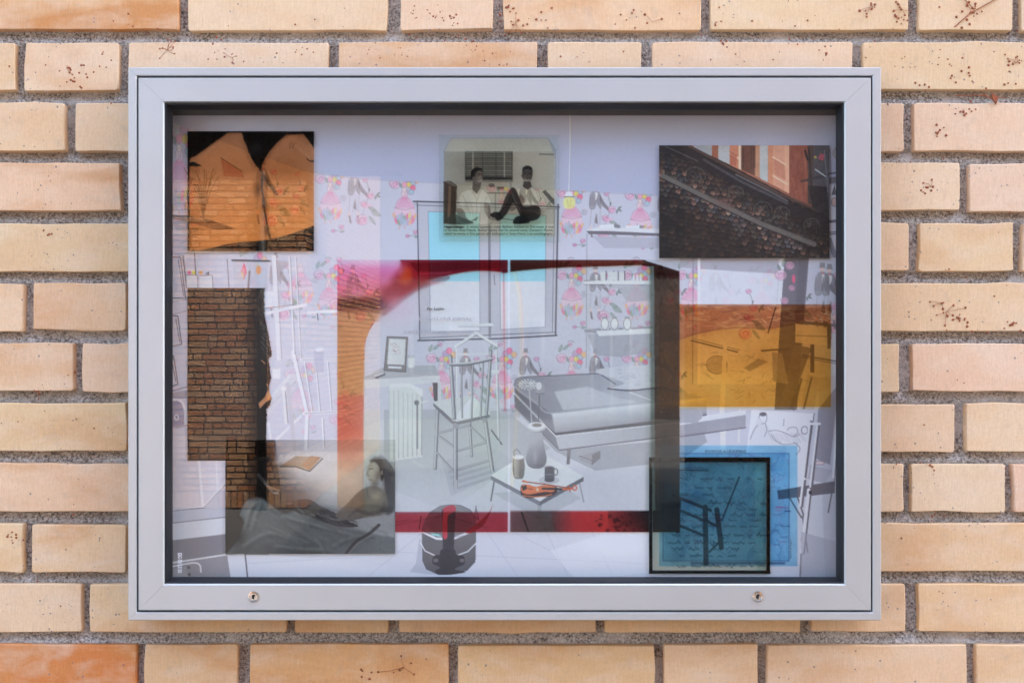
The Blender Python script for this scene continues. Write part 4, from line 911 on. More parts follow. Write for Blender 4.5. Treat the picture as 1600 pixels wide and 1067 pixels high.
    # low desk with open book
    c.poly([(424,732),(456,704),(530,706),(530,770),(470,760)], (206,204,220)); c.poly([(438,728),(462,712),(502,714),(484,735),(462,728)], (170,150,140), .95); c.poly([(470,726),(486,712),(502,714),(484,734)], (176,140,120)); c.line([(438,729),(462,729),(484,736),(504,716)], 1.6, (84,78,88)); c.line([(418,760),(440,712)], 4, (210,212,230))
    # bottom left drawers and floor
    c.poly([(258,668),(352,668),(352,758),(320,790),(258,798)], (196,196,218)); c.line([(311,718),(317,790)], 4, (212,214,234)); c.line([(338,720),(340,765)], 3, (206,208,228)); c.line([(258,797),(318,791),(352,754)], 2.6, (206,208,228)); c.line([(258,799),(319,793),(352,757)], 1, (84,82,100))
    c.poly([(258,800),(318,794),(352,757),(420,760),(420,800),(258,817)], (178,180,204)); c.line([(258,818),(420,800)], 1.2, (84,82,100)); c.poly([(258,819),(420,801),(420,826),(258,845)], (200,202,222)); c.poly([(258,845),(420,826),(420,866),(352,866),(258,880)], (112,110,128)); c.line([(258,880),(352,866)], 2, (206,208,226)); c.poly([(258,882),(355,867),(362,912),(258,912)], (128,126,144)); c.poly([(358,867),(382,864),(386,912),(362,912)], (196,198,220)); c.line([(383,864),(388,912)], 2, (70,68,84)); c.line(smooth([(262,886),(300,879),(312,882),(314,893)], 5), 2.6, (206,208,226)); c.ell(295,886,2.2,2.6,(60,58,72)); c.ell(296,897,2.2,2.6,(60,58,72)); c.poly([(262,890),(290,884),(292,902),(264,906)], (150,148,166), .6)
room(c)
c.noise(2.5, 2.0, 11, 2); c.noise(4.0, 120, 12, 2)
def pcurl(gx, gz): return 0.0006*np.sin(gx*9+1)*np.clip((gz-(ZC+0.22))*8, 0, 1) - 0.0004
tag(c.sheet("poster", -0.0082, curl=pcurl), "large pale room drawing with flowered wallpaper, bed and chair, filling the glass case", "poster")

# ---- orange scorched paper on black
c = Canvas(293, 205.5, 490.5, 392.5, (7,6,6))
L = smooth([(296,352),(296,302),(298,293),(306,285),(330,263),(352,211),(360,208),(378,209),(384,226),(388,240),(394,250),(398,257),(403,262),(405,268),(407,270),(408,300),(412,335),(420,376),(380,379),(345,384),(328,389),(310,392),(297,388)], 5, True)
Rr = smooth([(408,268),(410,252),(420,238),(440,222),(450,212),(474,210),(480,216),(490.5,236),(491,353),(470,360),(440,369),(420,373),(413,340),(409,300)], 5, True)
LP_ = [(296,388),(296,262),(296,250),(299,246),(306,244),(330,226),(354,209),(358,208),(377,208),(381,220),(386,230),(388,239),(391,241),(393,249),(398,256),(399,261),(404,262),(406,267),(407.5,269),(409,300),(413,335),(421,374),(400,377),(380,378),(352,382),(330,388),(312,391),(300,391)]
RP_ = [(408,268),(410,255),(414,248),(421,237),(434,222),(447,211),(474,210),(480,217),(491,233),(491,352.5),(470,360),(447,368),(424,373),(416,340),(410,300)]
for q in (LP_, RP_):
    c.poly(q, (196,126,76), op=.10)
for q in (LP_, RP_): c.grad(q, (176,120,88), (204,122,58), (390,225), (390,370), .75)
c.ell(395, 262, 70, 26, (150,92,58), .55, soft=1); c.ell(455, 262, 40, 30, (156,96,58), .4, soft=1); c.line([(300,251),(352,214),(376,213)], 9, (182,136,108), .45)
m0 = c.a.copy()
c.poly([(293,205),(355,206),(353,209.5),(330,226),(305.5,244),(298,247),(296,252),(293,255)], (7,6,6), 1, 0); c.poly([(378,205),(447,205),(434,221),(420,238),(410,255),(408,268),(398,256),(392,246),(386,230)], (7,6,6), 1, 0)
c.ell(400, 232, 14, 12, (44,42,44), .7, soft=1); c.poly([(476,205),(491,205),(491,234)], (7,6,6), 1, 0)
c.poly([(294,254),(303,253),(311,257),(316,259.5),(306,260.5),(294,260)], (6,5,5)); c.poly([(478,246),(483,251),(491,251),(491,254),(484,253),(480,250)], (10,8,8))
c.line([(408,266),(411,270),(409,292),(414,330),(418,352),(421,374)], 2.2, (24,16,12)); c.line(smooth([(413,276),(420,288),(432,303)], 5), 4.5, (70,48,36), .8); c.ell(403, 298, 5, 12, (84,54,38), .7, soft=1); c.ell(413, 322, 4, 22, (74,46,32), .7, soft=1); c.ell(416,360,5,12,(60,36,26),.7,soft=1)
c.line([(455,222),(453,232)], 1, (96,70,58)); c.line([(459,224),(457,232)], 1, (96,70,58)); c.line([(462,228),(484,246)], 2, (190,150,120), .7)
c.rect(293,205,295.4,393,(6,5,5)); c.noise(7, 3, 31, 2); c.noise(8, 40, 32, 2)
PH = tag(c.sheet("photo_film", -0.0120, film=True), "film print of scorched orange paper on black, in the upper corner above the dark strip", "film print")

# ---- newspaper clipping
c = Canvas(686, 211, 874, 378, (182,190,208)); c.op[:] = .08
PP = [(705,216),(856,216),(860,222),(868,235),(867,369),(693,369),(694,235)]
c.poly(PP, (196,194,180), 1, .14); c.line(PP+[PP[0]], 1.2, (140,150,160), .8)
c.poly([(856,214),(864,226),(869,236),(868,252),(860,226)], (120,140,165), .5)  # blue shadow at the clipping's top-right edge, painted into the film
c.rect(693.5,237,866,350,(172,168,156),1,.2); c.grad([(693.5,237),(866,237),(866,310),(693.5,310)], (150,146,132), (186,178,160), (693,237), (800,310), .8)
c.rect(727,237,801,282,(52,50,48),1,.6)
for k in range(14): y = 239+k*2.85; c.line([(729,y),(799,y)], 1.1, (150,146,134), .95)
c.rect(727,276,801,281,(40,38,38)); c.rect(738,237,740,277,(150,146,136)); c.rect(787,237,789,277,(150,146,136)); c.line([(754,238),(754,277)],.8,(50,48,46)); c.line([(775,238),(775,277)],.8,(50,48,46))
c.rect(726,282,802,285,(110,106,98),.8)
# furniture left
c.poly([(693,284),(704,283),(714,290),(712,350),(693,350)], (58,46,40),1,.6); c.poly([(700,282),(714,291),(710,292),(696,285)], (96,84,74)); c.line([(703,292),(701,346)], 4, (120,92,74), .7); c.line([(710,300),(709,345)], 1.6, (36,30,28))
# seated man, light shirt
SK = (112,100,92)
sh_ = smooth([(712,338),(716,312),(722,300),(736,296),(744,303),(752,295),(762,303),(768,318),(762,330),(766,350),(716,350)], 5)
c.poly(sh_, (200,196,184),1,.25); c.line(sh_, .8, (120,114,106), .8)
c.poly(smooth([(714,326),(724,328),(730,342),(740,347),(734,350),(722,347),(716,340)], 4, True), (120,106,96),1,.3); c.poly(smooth([(756,318),(764,320),(768,334),(776,340),(772,345),(764,342),(758,332)], 4, True), (130,118,108),1,.3)
c.poly([(739,284),(752,284),(751,293),(745,303),(738,296)], (84,74,68),1,.3)
c.ell(746, 277, 8.4, 11, SK, 1, .12, op=.3); c.poly(smooth([(737,279),(736,268),(743,262),(752,263),(755,268),(748,267),(743,271),(741,280)], 4, True), (30,28,28)); c.ell(740,279,2,3,(96,84,78))
c.line([(747,273),(750,272.4)], 1.2, (40,36,34)); c.line([(752,272.5),(754,273)], 1.1, (40,36,34)); c.line(smooth([(747,282.5),(750,284),(753,281.5)], 3), 1.3, (220,212,200)); c.line([(752,274),(754.5,279),(752,279.5)], 1, (76,66,60)); c.ell(749,278,2.6,2,(148,134,122),.6)
for a, b in (((738,299),(745,312)),((751,297),(746,312)),((745,312),(744,348)),((724,306),(730,328)),((716,316),(722,328)),((760,308),(757,322)),((736,318),(740,340)),((752,320),(750,344)),((728,312),(735,336))): c.line([a, b], 1.0, (128,122,112), .75)
c.ell(730,322,8,16,(150,146,138),.5,soft=1); c.ell(756,330,5,14,(150,146,138),.5,soft=1)
c.poly(smooth([(706,334),(722,340),(740,349),(700,350)], 4, True), (60,52,48), .8); c.poly([(736,345),(748,338),(744,345)], (50,46,44), .8)
# seated man, dark trousers
shr = smooth([(800,304),(808,296),(818,291),(830,291),(842,298),(852,314),(854,328),(836,330),(820,326),(808,318)], 5, True)
c.poly(shr, (194,188,174),1,.25); c.line(shr, .8, (110,104,96), .7)
c.poly([(818,284),(829,284),(831,292),(824,297),(817,292)], (56,48,46),1,.4)
c.ell(824, 273, 8, 12, (62,54,52), 1, .05, op=.4); c.poly(smooth([(816,271),(817,262),(824,259),(831,262),(832,271),(829,265),(820,265)], 4, True), (22,20,20)); c.ell(821.5,277,3.4,4.4,(92,82,76),.7); c.ell(827.5,276,2.2,3.4,(84,74,70),.6)
c.line([(818.5,272),(821.5,272)],1.1,(20,18,18)); c.line([(825.5,272),(828.5,272)],1.1,(20,18,18)); c.line(smooth([(819.5,281),(823.5,283),(827.5,281)], 3), 1.3, (186,176,166)); c.line([(823.5,273),(823,278)],1,(40,34,32)); c.ell(816,275,1.4,2.6,(70,60,56))
for a, b in (((826,298),(830,322)),((838,300),(846,322)),((812,300),(816,316)),((834,308),(838,326))): c.line([a, b], 1, (120,114,104), .7)
c.poly(smooth([(806,312),(814,304),(820,314),(812,322),(800,330),(796,326)], 4, True), (120,106,98),1,.3)
c.poly(smooth([(790,308),(799,294),(806,296),(811,308),(818,322),(838,321),(845,328),(842,341),(826,346),(814,340),(803,318),(792,334),(780,345),(774,341),(783,326)], 4, True), (38,32,32),1,.5)
c.poly(smooth([(766,335),(776,331),(786,338),(784,343),(776,341),(768,339)], 4, True), (20,18,20),1,.5); c.poly(smooth([(802,345),(808,338),(820,338),(828,347),(816,350),(803,350)], 4, True), (20,18,20),1,.5)
c.line(smooth([(798,297),(803,310),(812,328)], 4), 1.6, (92,84,78), .8); c.line(smooth([(795,306),(788,322)], 4), 1.2, (84,76,72), .8); c.line(smooth([(822,330),(834,330),(842,335)], 4), 1.2, (78,70,66), .8)
c.poly([(847,300),(852,297),(866,312),(866,322)], (64,60,58)); c.line([(762,302),(798,302)], 1.6, (70,66,62)); c.line([(774,303),(774,332)], 1, (80,76,70)); c.line([(798,286),(798,296)], 1, (70,66,62)); c.line([(786,342),(804,344)], 1.4, (80,76,70)); c.ell(768,290,5,3,(84,76,72)); c.rect(777,292,787,296,(84,78,74)); c.ell(846,330,4,6,(120,114,106),.5,soft=1)
c.line([(843,241),(865,242)], 1.8, (70,66,62))
c.noise(7, 2, 41, 2); c.noise(7, 20, 42, 2)
nw = tag(c.sheet("newspaper_clipping", -0.0150, film=True), "newspaper clipping on clear film, two seated men before a window blind", "clipping")
for i, (tx, b_) in enumerate((("Happersberger, in whose Lausanne chalet Baldwin finished his first novel, is one", 0), ("of his few close friends. Author denies that his second novel, Giovanni's Room,", 0), ("which he wrote in first person and dedicated to Swiss friend, is an autobiography.", 0))):
    lettering(nw, tx, 694.5, 356.3+i*5.4, 170, -0.0152, M_INK, height=4.2, bold=0.012)
lettering(nw, "Happersberger,", 694.3, 356.3, 30, -0.0153, M_INK, height=3.8, bold=0.03)

# ---- shingled facade photo (opaque)
c = Canvas(1030, 227.5, 1296, 403.5, (34,32,36)); rr = np.random.RandomState(8)
c.grad([(1030,227),(1296,227),(1296,404),(1030,404)], (36,34,38), (28,24,26), (1100,230), (1200,404))
for j in range(26):
    for i in range(36):
        u, v = i*8.2+(j % 2)*4.1, j*7.2
        x, y = 1024+u+rr.uniform(-1.5,1.5), 236+v+0.16*u-8+rr.uniform(-1.5,1.5)
        if not (1028 < x < 1300 and 236 < y < 408): continue
        b_ = rr.uniform(.55, 1.35); hot = math.exp(-((y-(278+.52*(x-1040)))/30)**2)*(1 if x < 1250 else .5)
        base = np.array([(46,39,41),(62,44,43),(38,38,46),(52,47,47),(78,55,50)][rr.randint(5)])*b_*(.5+.85*hot)
        c.ell(x, y+3, 4.2, 5.0, (10,9,11), .9); c.grad(smooth([(x-3.6,y-3),(x-3.5,y+2),(x,y+5),(x+3.5,y+2),(x+3.6,y-3)], 3), base*.6, np.clip(base*1.45, 0, 170), (x,y-3), (x,y+5), .95); c.line(smooth([(x-3.2,y+2),(x,y+4.6),(x+3.2,y+2)], 3), .9, np.clip(base*2.1, 0, 190), .6)
c.line([(1036,275),(1110,312),(1190,350),(1272,382)], 8, (92,88,90)); c.line([(1036,280),(1110,317),(1190,355),(1270,386)], 1.6, (24,22,26)); c.line([(1036,271),(1110,308),(1190,346),(1272,377)], 1, (60,58,62)); c.ell(1130,318,22,6,(110,76,76),.6,.42,soft=1)
# facade above the ledge
fac = [(1078,227),(1296,227),(1296,330),(1262,322),(1220,300),(1160,268),(1110,242)]
c.poly(fac, (150,86,72)); c.grad(fac, (176,106,86), (118,62,54), (1200,227), (1270,325), .8)
for x0_, x1_, col in ((1084,1112,(150,160,178)),(1113,1122,(150,86,66)),(1122,1140,(166,176,192)),(1140,1154,(198,122,96)),(1154,1158,(232,196,178)),(1158,1180,(92,54,46)),(1180,1187,(186,132,104)),(1187,1200,(172,182,196)),(1200,1208,(206,132,102)),(1208,1226,(214,150,128)),(1226,1233,(228,166,140)),(1233,1262,(140,72,58)),(1262,1270,(70,56,56)),(1270,1296,(66,70,84))):
    f = lambda x: 232+(x-1085)*.46 if x < 1180 else 275+(x-1180)*.52
    c.poly([(x0_,227),(x1_,227),(x1_,f(x1_)),(x0_,f(x0_))], col, .92)
for (xa, ya, xb, yb_) in ((1140,240,1154,248),(1208,246,1228,258),(1208,275,1230,288)): c.line([(xa,ya),(xb,yb_)], 2.4, (232,186,164))
c.poly([(1140,236),(1152,243),(1150,260),(1141,258)], (166,84,66), .7); c.poly([(1209,248),(1226,258),(1228,282),(1210,272)], (190,112,92), .6)
for k in range(60):
    x = rr.uniform(1233,1262); y = rr.uniform(228,300); c.line([(x,y),(x+.5,y+rr.uniform(6,20))], 1, (112,58,48) if k % 2 else (176,100,80), .5)
for k in range(20): x = rr.uniform(1160,1180); c.line([(x,228),(x,262)], 1, (60,34,30) if k % 2 else (124,72,58), .5)
c.line([(1030,228),(1078,240),(1150,282),(1200,306),(1262,338),(1296,350)], 16, (22,21,27)); c.line([(1076,228),(1110,246),(1170,278),(1220,304),(1290,334)], 4, (74,52,50)); c.line([(1100,250),(1160,285),(1230,318)], 4, (70,70,82), .8); c.line([(1150,273),(1200,298),(1230,314)], 2.6, (112,112,126), .7); c.line([(1040,229),(1090,252)], 2.4, (88,86,96), .6)
c.poly([(1262,290),(1292,292),(1296,340),(1270,326)], (34,34,40)); c.line([(1264,232),(1268,300)], 2, (30,28,34)); c.line([(1258,236),(1262,250)], 3, (24,22,28)); c.poly([(1282,240),(1289,242),(1286,252),(1278,248)], (190,70,96), .8); c.ell(1274,246,2,2,(190,160,70)); c.poly([(1250,283),(1296,270),(1296,276),(1252,285)], (50,50,62), .9); c.line([(1274,265),(1290,276)], 1.6, (186,196,214)); c.line([(1288,236),(1294,300)], 2, (120,120,136), .6)
for cx, cy, r in ((1086,276,16),(1150,302,12),(1192,328,14),(1222,334,12),(1268,352,12)):
    c.ring(cx, cy, r, r*.9, 1.0, (126,124,128), .55, 2.6, 6.6)
    for k in range(7): c.line([(cx+rr.uniform(-r,r)*.7, cy+rr.uniform(-r,r)*.7), (cx+rr.uniform(-r,r)*.8, cy+rr.uniform(-r,r))], .9, (128,126,130), .4)
c.noise(8, 2, 51, 3); c.noise(6, 14, 52, 2)
c.a = c.a*0.85 + c.a.mean(-1, keepdims=True)*0.15
sh = c.sheet("shingle_photo", -0.0125); tag(sh, "dark glossy photo of a shingled facade under reddish windows", "photo")

# ---- black strip with burnt edge
c = Canvas(293, 450, 428, 719, (9,8,8)); rr = np.random.RandomState(4)
edge = lambda y: np.interp(y, [450,452,470,490,500,512,530,545,556,562,590,600,612,622,632,640,700,719], [416,414,413,414,415,418,421,424,425,420,424,422,421,425,423,417,416,416.5])
msk = c.X[None, :] < (edge(c.Y)+rr.uniform(-.6,.6,c.h))[:, None]
for k in range(46):
    y = rr.uniform(506,560); x = rr.uniform(407,423); c.line([(x,y),(x+rr.uniform(2,8),y+rr.uniform(1,7))], 1.3, (78,84,92) if k % 3 else (34,34,38), .7)
for k in range(18):
    y = rr.uniform(452,505); x = rr.uniform(402,412); c.line([(x,y),(x+rr.uniform(-4,6),y+rr.uniform(3,12))], 1.2, (84,56,50), .5)
c.poly([(404,630),(414,620),(420,606),(423,614),(425,622),(416,628),(406,638)], (170,116,84)); c.poly([(416,622),(424,612),(425,622),(418,626)], (186,120,76)); c.line([(409,563),(414,568)], 1.6, (150,110,92)); c.ell(422,600,2,16,(84,58,46),.7,soft=1); c.line([(417,600),(424,612),(419,622)], 1.2, (196,140,104))
c.noise(3, 4, 61, 2)
tag(c.sheet("burnt_strip", -0.0096, mask=msk), "tall near-black print with a burnt ragged edge, mirroring the brick wall opposite", "print")

# ---- open book, two film pages
def soft_noise_rect(c, seed, amp, cell): c.noise(amp, cell, seed, 2)
PAGE = (189,193,211)
c = Canvas(527, 406, 793.5, 831, PAGE); c.op[:] = .04
curve = smooth([(568,600),(568,560),(572,530),(582,508),(600,488),(622,470),(648,452),(676,438),(710,428),(750,423),(794,426)], 6)
out = [(520,840),(568,840)]+curve.tolist()+[(800,400),(520,400)]
c.grad(out, (150,34,48), (120,18,30), (600,480), (760,410), 1, .04)
c.poly([(520,400),(622,400),(624,418),(606,448),(560,462),(520,468)], (212,150,196)); c.grad([(520,414),(626,414),(604,450),(520,466)], (214,120,180), (200,96,120), (560,416), (560,462), .9)
c.grad([(520,400),(626,400),(626,416),(520,414)], (196,190,216), (214,150,200), (560,404), (560,416))
c.grad([(520,464),(560,462),(600,452),(596,470),(520,470)], (206,110,110), (178,118,84), (530,462), (530,472))
c.poly([(520,466),(596,464),(612,484),(520,486)], (66,16,26)); c.grad([(520,485),(604,484),(580,508),(570,535),(568,618),(520,618)], (178,124,92), (186,128,84), (545,490), (545,610))
c.grad([(520,617),(568,617),(568,690),(520,690)], (186,92,74), (196,84,72), (545,620), (545,690)); c.grad([(520,680),(568,680),(568,840),(520,840)], (196,96,80), (204,176,164), (545,684), (545,740)); c.soften(520,600,566,720,14)
c.ell(633, 430, 11, 15, (176,56,36), .95); c.ell(634,432,7,9,(192,76,40),.6,soft=1); c.ell(627,422,6,16,(200,120,190),.5,.5,soft=1); c.ell(606,455,16,12,(150,36,56),.7,soft=1)
c.soften(527,406,622,500,30); c.soften(600,412,690,495,9)
c.line(smooth([(655,428),(690,427),(705,426)], 4), 2, (190,50,80), .7); c.line([(625,407),(793,407)], 1.4, (60,8,18), .7); c.poly([(640,410),(793,408),(793,418),(680,424),(650,424)], (84,10,20), .6); c.line(smooth([(600,490),(650,453),(700,434)], 6), 6, (90,10,28), .4); c.soften(527,440,720,500,5)
c.grad([(568,640),(594,640),(594,800),(568,800)], (196,196,190), (176,190,180), (568,640), (594,800), .6)
c.ell(640, 680, 90, 110, (186,196,206), .5, soft=1); c.ell(760, 690, 40, 120, (178,196,196), .55, soft=1); c.ell(620,480,40,30,(206,176,206),.5,soft=1)
c.line([(787,426),(788,560),(789,640)], 2.2, (190,60,80), .6); c.poly([(784,420),(793,420),(793,426),(785,427)], (90,14,26))
c.grad([(527,800),(794,800),(794,832),(527,832)], (150,46,66), (142,40,58), (527,816), (794,816), 1, .02); c.rect(527,799,794,803,(120,50,64),.6)
for a, b in (((617,820),(690,806)),((700,806),(760,824)),((540,826),(640,812))): c.line([a, b], 1.2, (80,26,36), .7)
c.noise(4, 3, 71, 2); c.noise(6, 50, 72, 2)
bk = tag(c.sheet("book_page_film", -0.0100, film=True), "tinted film page with red cloth corner and a short printed dedication", "film print")
lettering(bk, "For Lucien", 667, 484.5, 27, -0.0103, M_INK, shear=0.35, height=4.6, bold=0.012)
lettering(bk, "JAMES BALDWIN", 655, 500.5, 82, -0.0103, M_GHOST, mirror=True, height=5.0)
lettering(bk, "ANOTHER COUNTRY", 630, 520.5, 104, -0.0103, M_GHOST, mirror=True, height=4.0)

c = Canvas(797, 406, 1062, 831, PAGE); c.op[:] = .04; rr = np.random.RandomState(9)
c.ell(960, 680, 80, 120, (180,186,202), .4, soft=1)
c.line(smooth([(803,424),(812,470),(814,560),(808,640),(800,760)], 6), 5, (214,200,184), .5); c.line(smooth([(806,424),(815,470),(817,560)], 6), 1.6, (226,150,150), .4)
c.poly([(797,400),(1000,400),(1010,408),(1024,412),(1062,424),(1062,840),(1022,840),(1022,418),(1000,414),(940,416),(870,418),(825,421),(797,425)], (44,26,24), 1, .02)
c.grad([(797,400),(990,400),(1010,410),(1000,414),(870,418),(797,424)], (70,22,22), (92,42,34), (797,410), (1000,410))
c.poly([(1014,416),(1022,416),(1024,800),(1016,800)], (92,108,112)); c.grad([(1004,420),(1016,418),(1018,800),(1008,800)], PAGE, (150,160,164), (1004,600), (1017,600), .7)
for k in range(150):  # foliage mirrored in the glass, painted as strokes into the margin
    x, y = rr.uniform(1024,1060), rr.uniform(428,800); c.line([(x,y),(x+rr.uniform(-7,7),y+rr.uniform(-9,9))], 1.3, [(74,44,36),(24,18,20),(96,70,60),(70,62,58)][rr.randint(4)], .55)
c.ell(1048,470,12,30,(84,40,28),.7,soft=1); c.ell(1042,560,14,24,(70,56,50),.6,soft=1); c.ell(1046,760,10,24,(90,88,86),.6,soft=1); c.ell(1040,690,16,34,(20,12,16),.7,soft=1)
c.grad([(797,797),(1062,797),(1062,832),(797,832)], (150,44,54), (164,44,46), (860,815), (950,815), 1, .02)
c.grad([(797,797),(870,797),(876,832),(797,832)], (96,64,70), (70,66,68), (797,815), (850,815), .95); c.line([(815,800),(826,831)], 2, (24,20,22)); c.grad([(860,797),(890,797),(900,832),(866,832)], (80,50,54), (150,44,52), (864,815), (896,815))
c.grad([(950,797),(1062,797),(1062,832),(950,832)], (150,40,42), (18,12,14), (955,832), (1010,800), 1); 
for k in range(40): x = rr.uniform(930,1020); y = rr.uniform(799,830); c.ell(x, y, rr.uniform(1,4), rr.uniform(1,3), (40,14,16), .6)
c.line([(797,798),(1020,797)], 1.6, (190,190,200), .5)
c.noise(5, 3, 81, 2); c.noise(6, 50, 82, 2)
tag(c.sheet("book_page_film", -0.0100, film=True), "tinted film page with tree reflection painted on its dark margin and brown-red edge beside the dedication page", "film print")

# ---- reclining man film
c = Canvas(352, 687, 617.5, 865, (120,124,132)); c.op[:] = .02; rr = np.random.RandomState(10)
c.grad([(352,687),(617,687),(617,866),(352,866)], (14,13,14), (166,170,182), (400,770), (545,735))
c.grad([(352,687),(430,687),(440,780),(352,800)], (14,13,14), (18,17,18), (352,690), (352,790))
c.ell(480,728,52,40,(206,204,216),.85,soft=1); c.ell(535,740,44,44,(206,206,218),.8,soft=1); c.ell(520,765,34,26,(180,178,184),.5,soft=1); c.ell(575,710,40,26,(184,190,192),.6,soft=1)
c.grad([(352,687),(617,687),(617,706),(352,706)], (150,152,160), (60,62,66), (352,687), (352,706), .16)
c.poly(smooth([(592,712),(606,720),(618,742),(618,790),(606,804),(598,790),(601,760)], 4, True), (58,60,70), .85)
for k in range(34):
    y = 722+k*2.3; c.line([(596+2*math.sin(k),y),(617.5,y+.8)], 1.0, (34,36,44), .5)
# crumpled sheet
sheet_ = smooth([(352,866),(352,822),(372,806),(380,788),(390,779),(408,778),(424,788),(440,803),(470,798),(500,812),(540,826),(580,834),(618,842),(618,866)], 5)
c.poly(sheet_, (98,104,112)); c.grad([(372,806),(390,779),(424,788),(470,830),(530,866),(352,866)], (116,124,130), (74,79,86), (400,784), (430,866), .85)
c.grad([(500,812),(618,842),(618,866),(500,866)], (92,96,104), (128,132,142), (520,830), (600,860), .8)
c.poly([(352,802),(370,800),(382,816),(372,842),(352,866)], (9,9,10)); c.ell(372,838,14,18,(16,16,18),.8,soft=1)
for k in range(22): x, y = rr.uniform(354,384), rr.uniform(806,844); c.line([(x,y),(x+rr.uniform(-4,8),y+rr.uniform(-6,6))], 1.6, (52,54,58), .6)
for q, wd in (([(384,804),(396,786),(410,781)],4),([(408,782),(399,802),(392,826)],4),([(412,784),(432,808),(470,832),(522,864)],6),([(420,792),(460,812),(490,834),(508,864)],5),([(440,806),(500,822),(560,838)],5),([(380,852),(420,832),(472,850)],5),([(400,812),(432,828),(482,848)],4),([(392,792),(381,824)],4),([(520,852),(545,840),(580,836)],4),([(430,852),(460,856),(500,858)],5),([(470,800),(510,818),(548,846)],4)):
    c.line(smooth(q, 6), wd, (146,154,158), .28); c.line(smooth(q, 6), wd*.4, (164,172,174), .35); c.line(smooth([(a+wd, b+wd*.9) for a, b in q], 6), wd, (52,56,62), .34)
for k in range(60):
    x, y = rr.uniform(385,610), rr.uniform(800,862); th = rr.uniform(.2,.8); L_ = rr.uniform(8,30)
    if y < 800+.12*(x-420): continue
    c.line([(x,y),(x+L_*math.cos(th),y+L_*math.sin(th))], rr.uniform(1.5,4), (130,136,142) if k % 2 else (60,64,70), .22)
c.soften(352,770,618,866,4)
# dark blanket folds
c.poly(smooth([(434,794),(450,785),(470,780),(486,781),(502,791),(522,800),(542,812),(560,822),(528,822),(496,812),(470,801)], 4, True), (52,52,58), .9)
for k in range(46):
    u = rr.rand(); x = 438+u*112; y = 789+u*24+rr.uniform(-5,6); th = .25+rr.uniform(-.4,.4); L_ = rr.uniform(6,20)
    c.line([(x,y),(x+L_*math.cos(th),y+L_*math.sin(th))], rr.uniform(1,2.6), (128,130,136) if k % 3 == 0 else (24,24,28), .5)
c.line(smooth([(540,866),(556,846),(576,834),(592,820)], 5), 5, (46,44,48), .8); c.line(smooth([(543,866),(560,848),(580,836)], 5), 1.6, (150,152,158), .7)
c.line(smooth([(404,742),(414,754),(422,764),(428,770)], 4), 4, (120,122,128), .7); c.line([(418,760),(436,766)], 4, (150,118,100), .7); c.ell(432,770,4,2,(206,200,196),.6); c.line([(404,742),(412,752)], 2, (30,30,34))
# sleeper: arm, shoulder, head on the pillow
c.poly(smooth([(524,806),(545,784),(560,768),(574,760),(590,760),(602,770),(606,788),(598,803),(572,808),(548,812)], 5, True), (104,98,96), .95); c.ell(588,776,14,12,(158,150,140),.8,soft=1); c.ell(562,784,16,8,(120,112,108),.6,soft=1); c.ell(600,794,9,10,(70,66,66),.7,soft=1)
c.line(smooth([(556,796),(578,802),(600,796)], 5), 5, (64,60,60), .7); c.line(smooth([(546,806),(568,790),(590,790)], 5), 3, (70,64,62), .5)
c.ell(584, 736, 10.5, 18, (156,150,142), 1, .14); c.ell(581,732,5,11,(182,176,166),.7,.14,soft=1); c.ell(591,744,6,12,(92,86,84),.8,.2,soft=1); c.ell(586,756,9,6,(96,90,88),.8,soft=1)
c.poly(smooth([(577,722),(583,714),(593,714),(599,722),(601,738),(596,752),(594,740),(592,728),(585,721)], 4, True), (38,36,38)); c.soften(570,710,606,806,2)
c.line(smooth([(576,731),(579,732.5),(583,731.5)], 3), 1.4, (60,54,52), .9); c.line([(575.5,727.5),(582.5,727.5)], 1.1, (100,92,86), .8); c.line(smooth([(576,732),(573.5,741),(577,743)], 4), 1.3, (112,104,98), .8); c.line([(576.5,749),(581.5,749.6)], 1.3, (104,84,80), .8); c.ell(596.5,738,2,4,(128,120,112),.9)
c.grad([(430,687),(618,687),(618,716),(430,724)], (206,207,226), (206,207,226), (430,690), (618,690), .45); c.soften(410,700,575,735,6); yy_, xx_ = c.Y[:, None], c.X[None, :]
dn = np.clip((yy_-(778+np.clip((xx_-430)*.11, -8, 12)))/12, 0, 1)*.72
hd = .62*np.exp(-(((xx_-586)/17)**2+((yy_-752)/40)**2)**2)
c.op = np.maximum(c.op, np.maximum(dn, hd)); c.a *= (1-.18*np.clip(dn/.72, 0, 1))[..., None]; c.noise(7, 1.6, 91, 2); c.noise(7, 22, 92, 2)
tag(c.sheet("portrait_film", -0.0108, film=True), "smoky grey film print of a man asleep under crumpled sheets", "film print")

# ---- yellow film
c = Canvas(1030, 475.5, 1298, 635.5, (200,138,62)); c.op[:] = .03; rr = np.random.RandomState(12)
c.grad([(1030,475),(1298,475),(1298,636),(1030,636)], (184,122,66), (202,142,62), (1160,490), (1180,620)); c.ell(1120,600,70,26,(214,158,76),.6,soft=1); c.ell(1200,560,50,20,(172,112,56),.5,soft=1)
sk = smooth([(1030,475),(1298,475),(1298,498),(1270,504),(1240,502),(1200,512),(1150,508),(1110,518),(1080,524),(1062,530),(1030,536)], 4)
c.poly(sk, (158,92,62), .92)
for k in range(130):
    x = rr.uniform(1034,1296); y = rr.uniform(478,518-.06*(x-1062)); L_ = rr.uniform(6,26)
    c.line(smooth([(x,y),(x+L_*.5,y+rr.uniform(-3,3)),(x+L_,y+rr.uniform(-4,4))], 3), rr.uniform(1,3.4), [(186,120,80),(120,62,48),(206,150,104),(140,76,54)][rr.randint(4)], .5)
for k in range(30): x = rr.uniform(1190,1296); y = rr.uniform(480,506); c.line([(x,y),(x+rr.uniform(4,14),y+rr.uniform(-5,5))], 1.5, (232,190,140), .6)
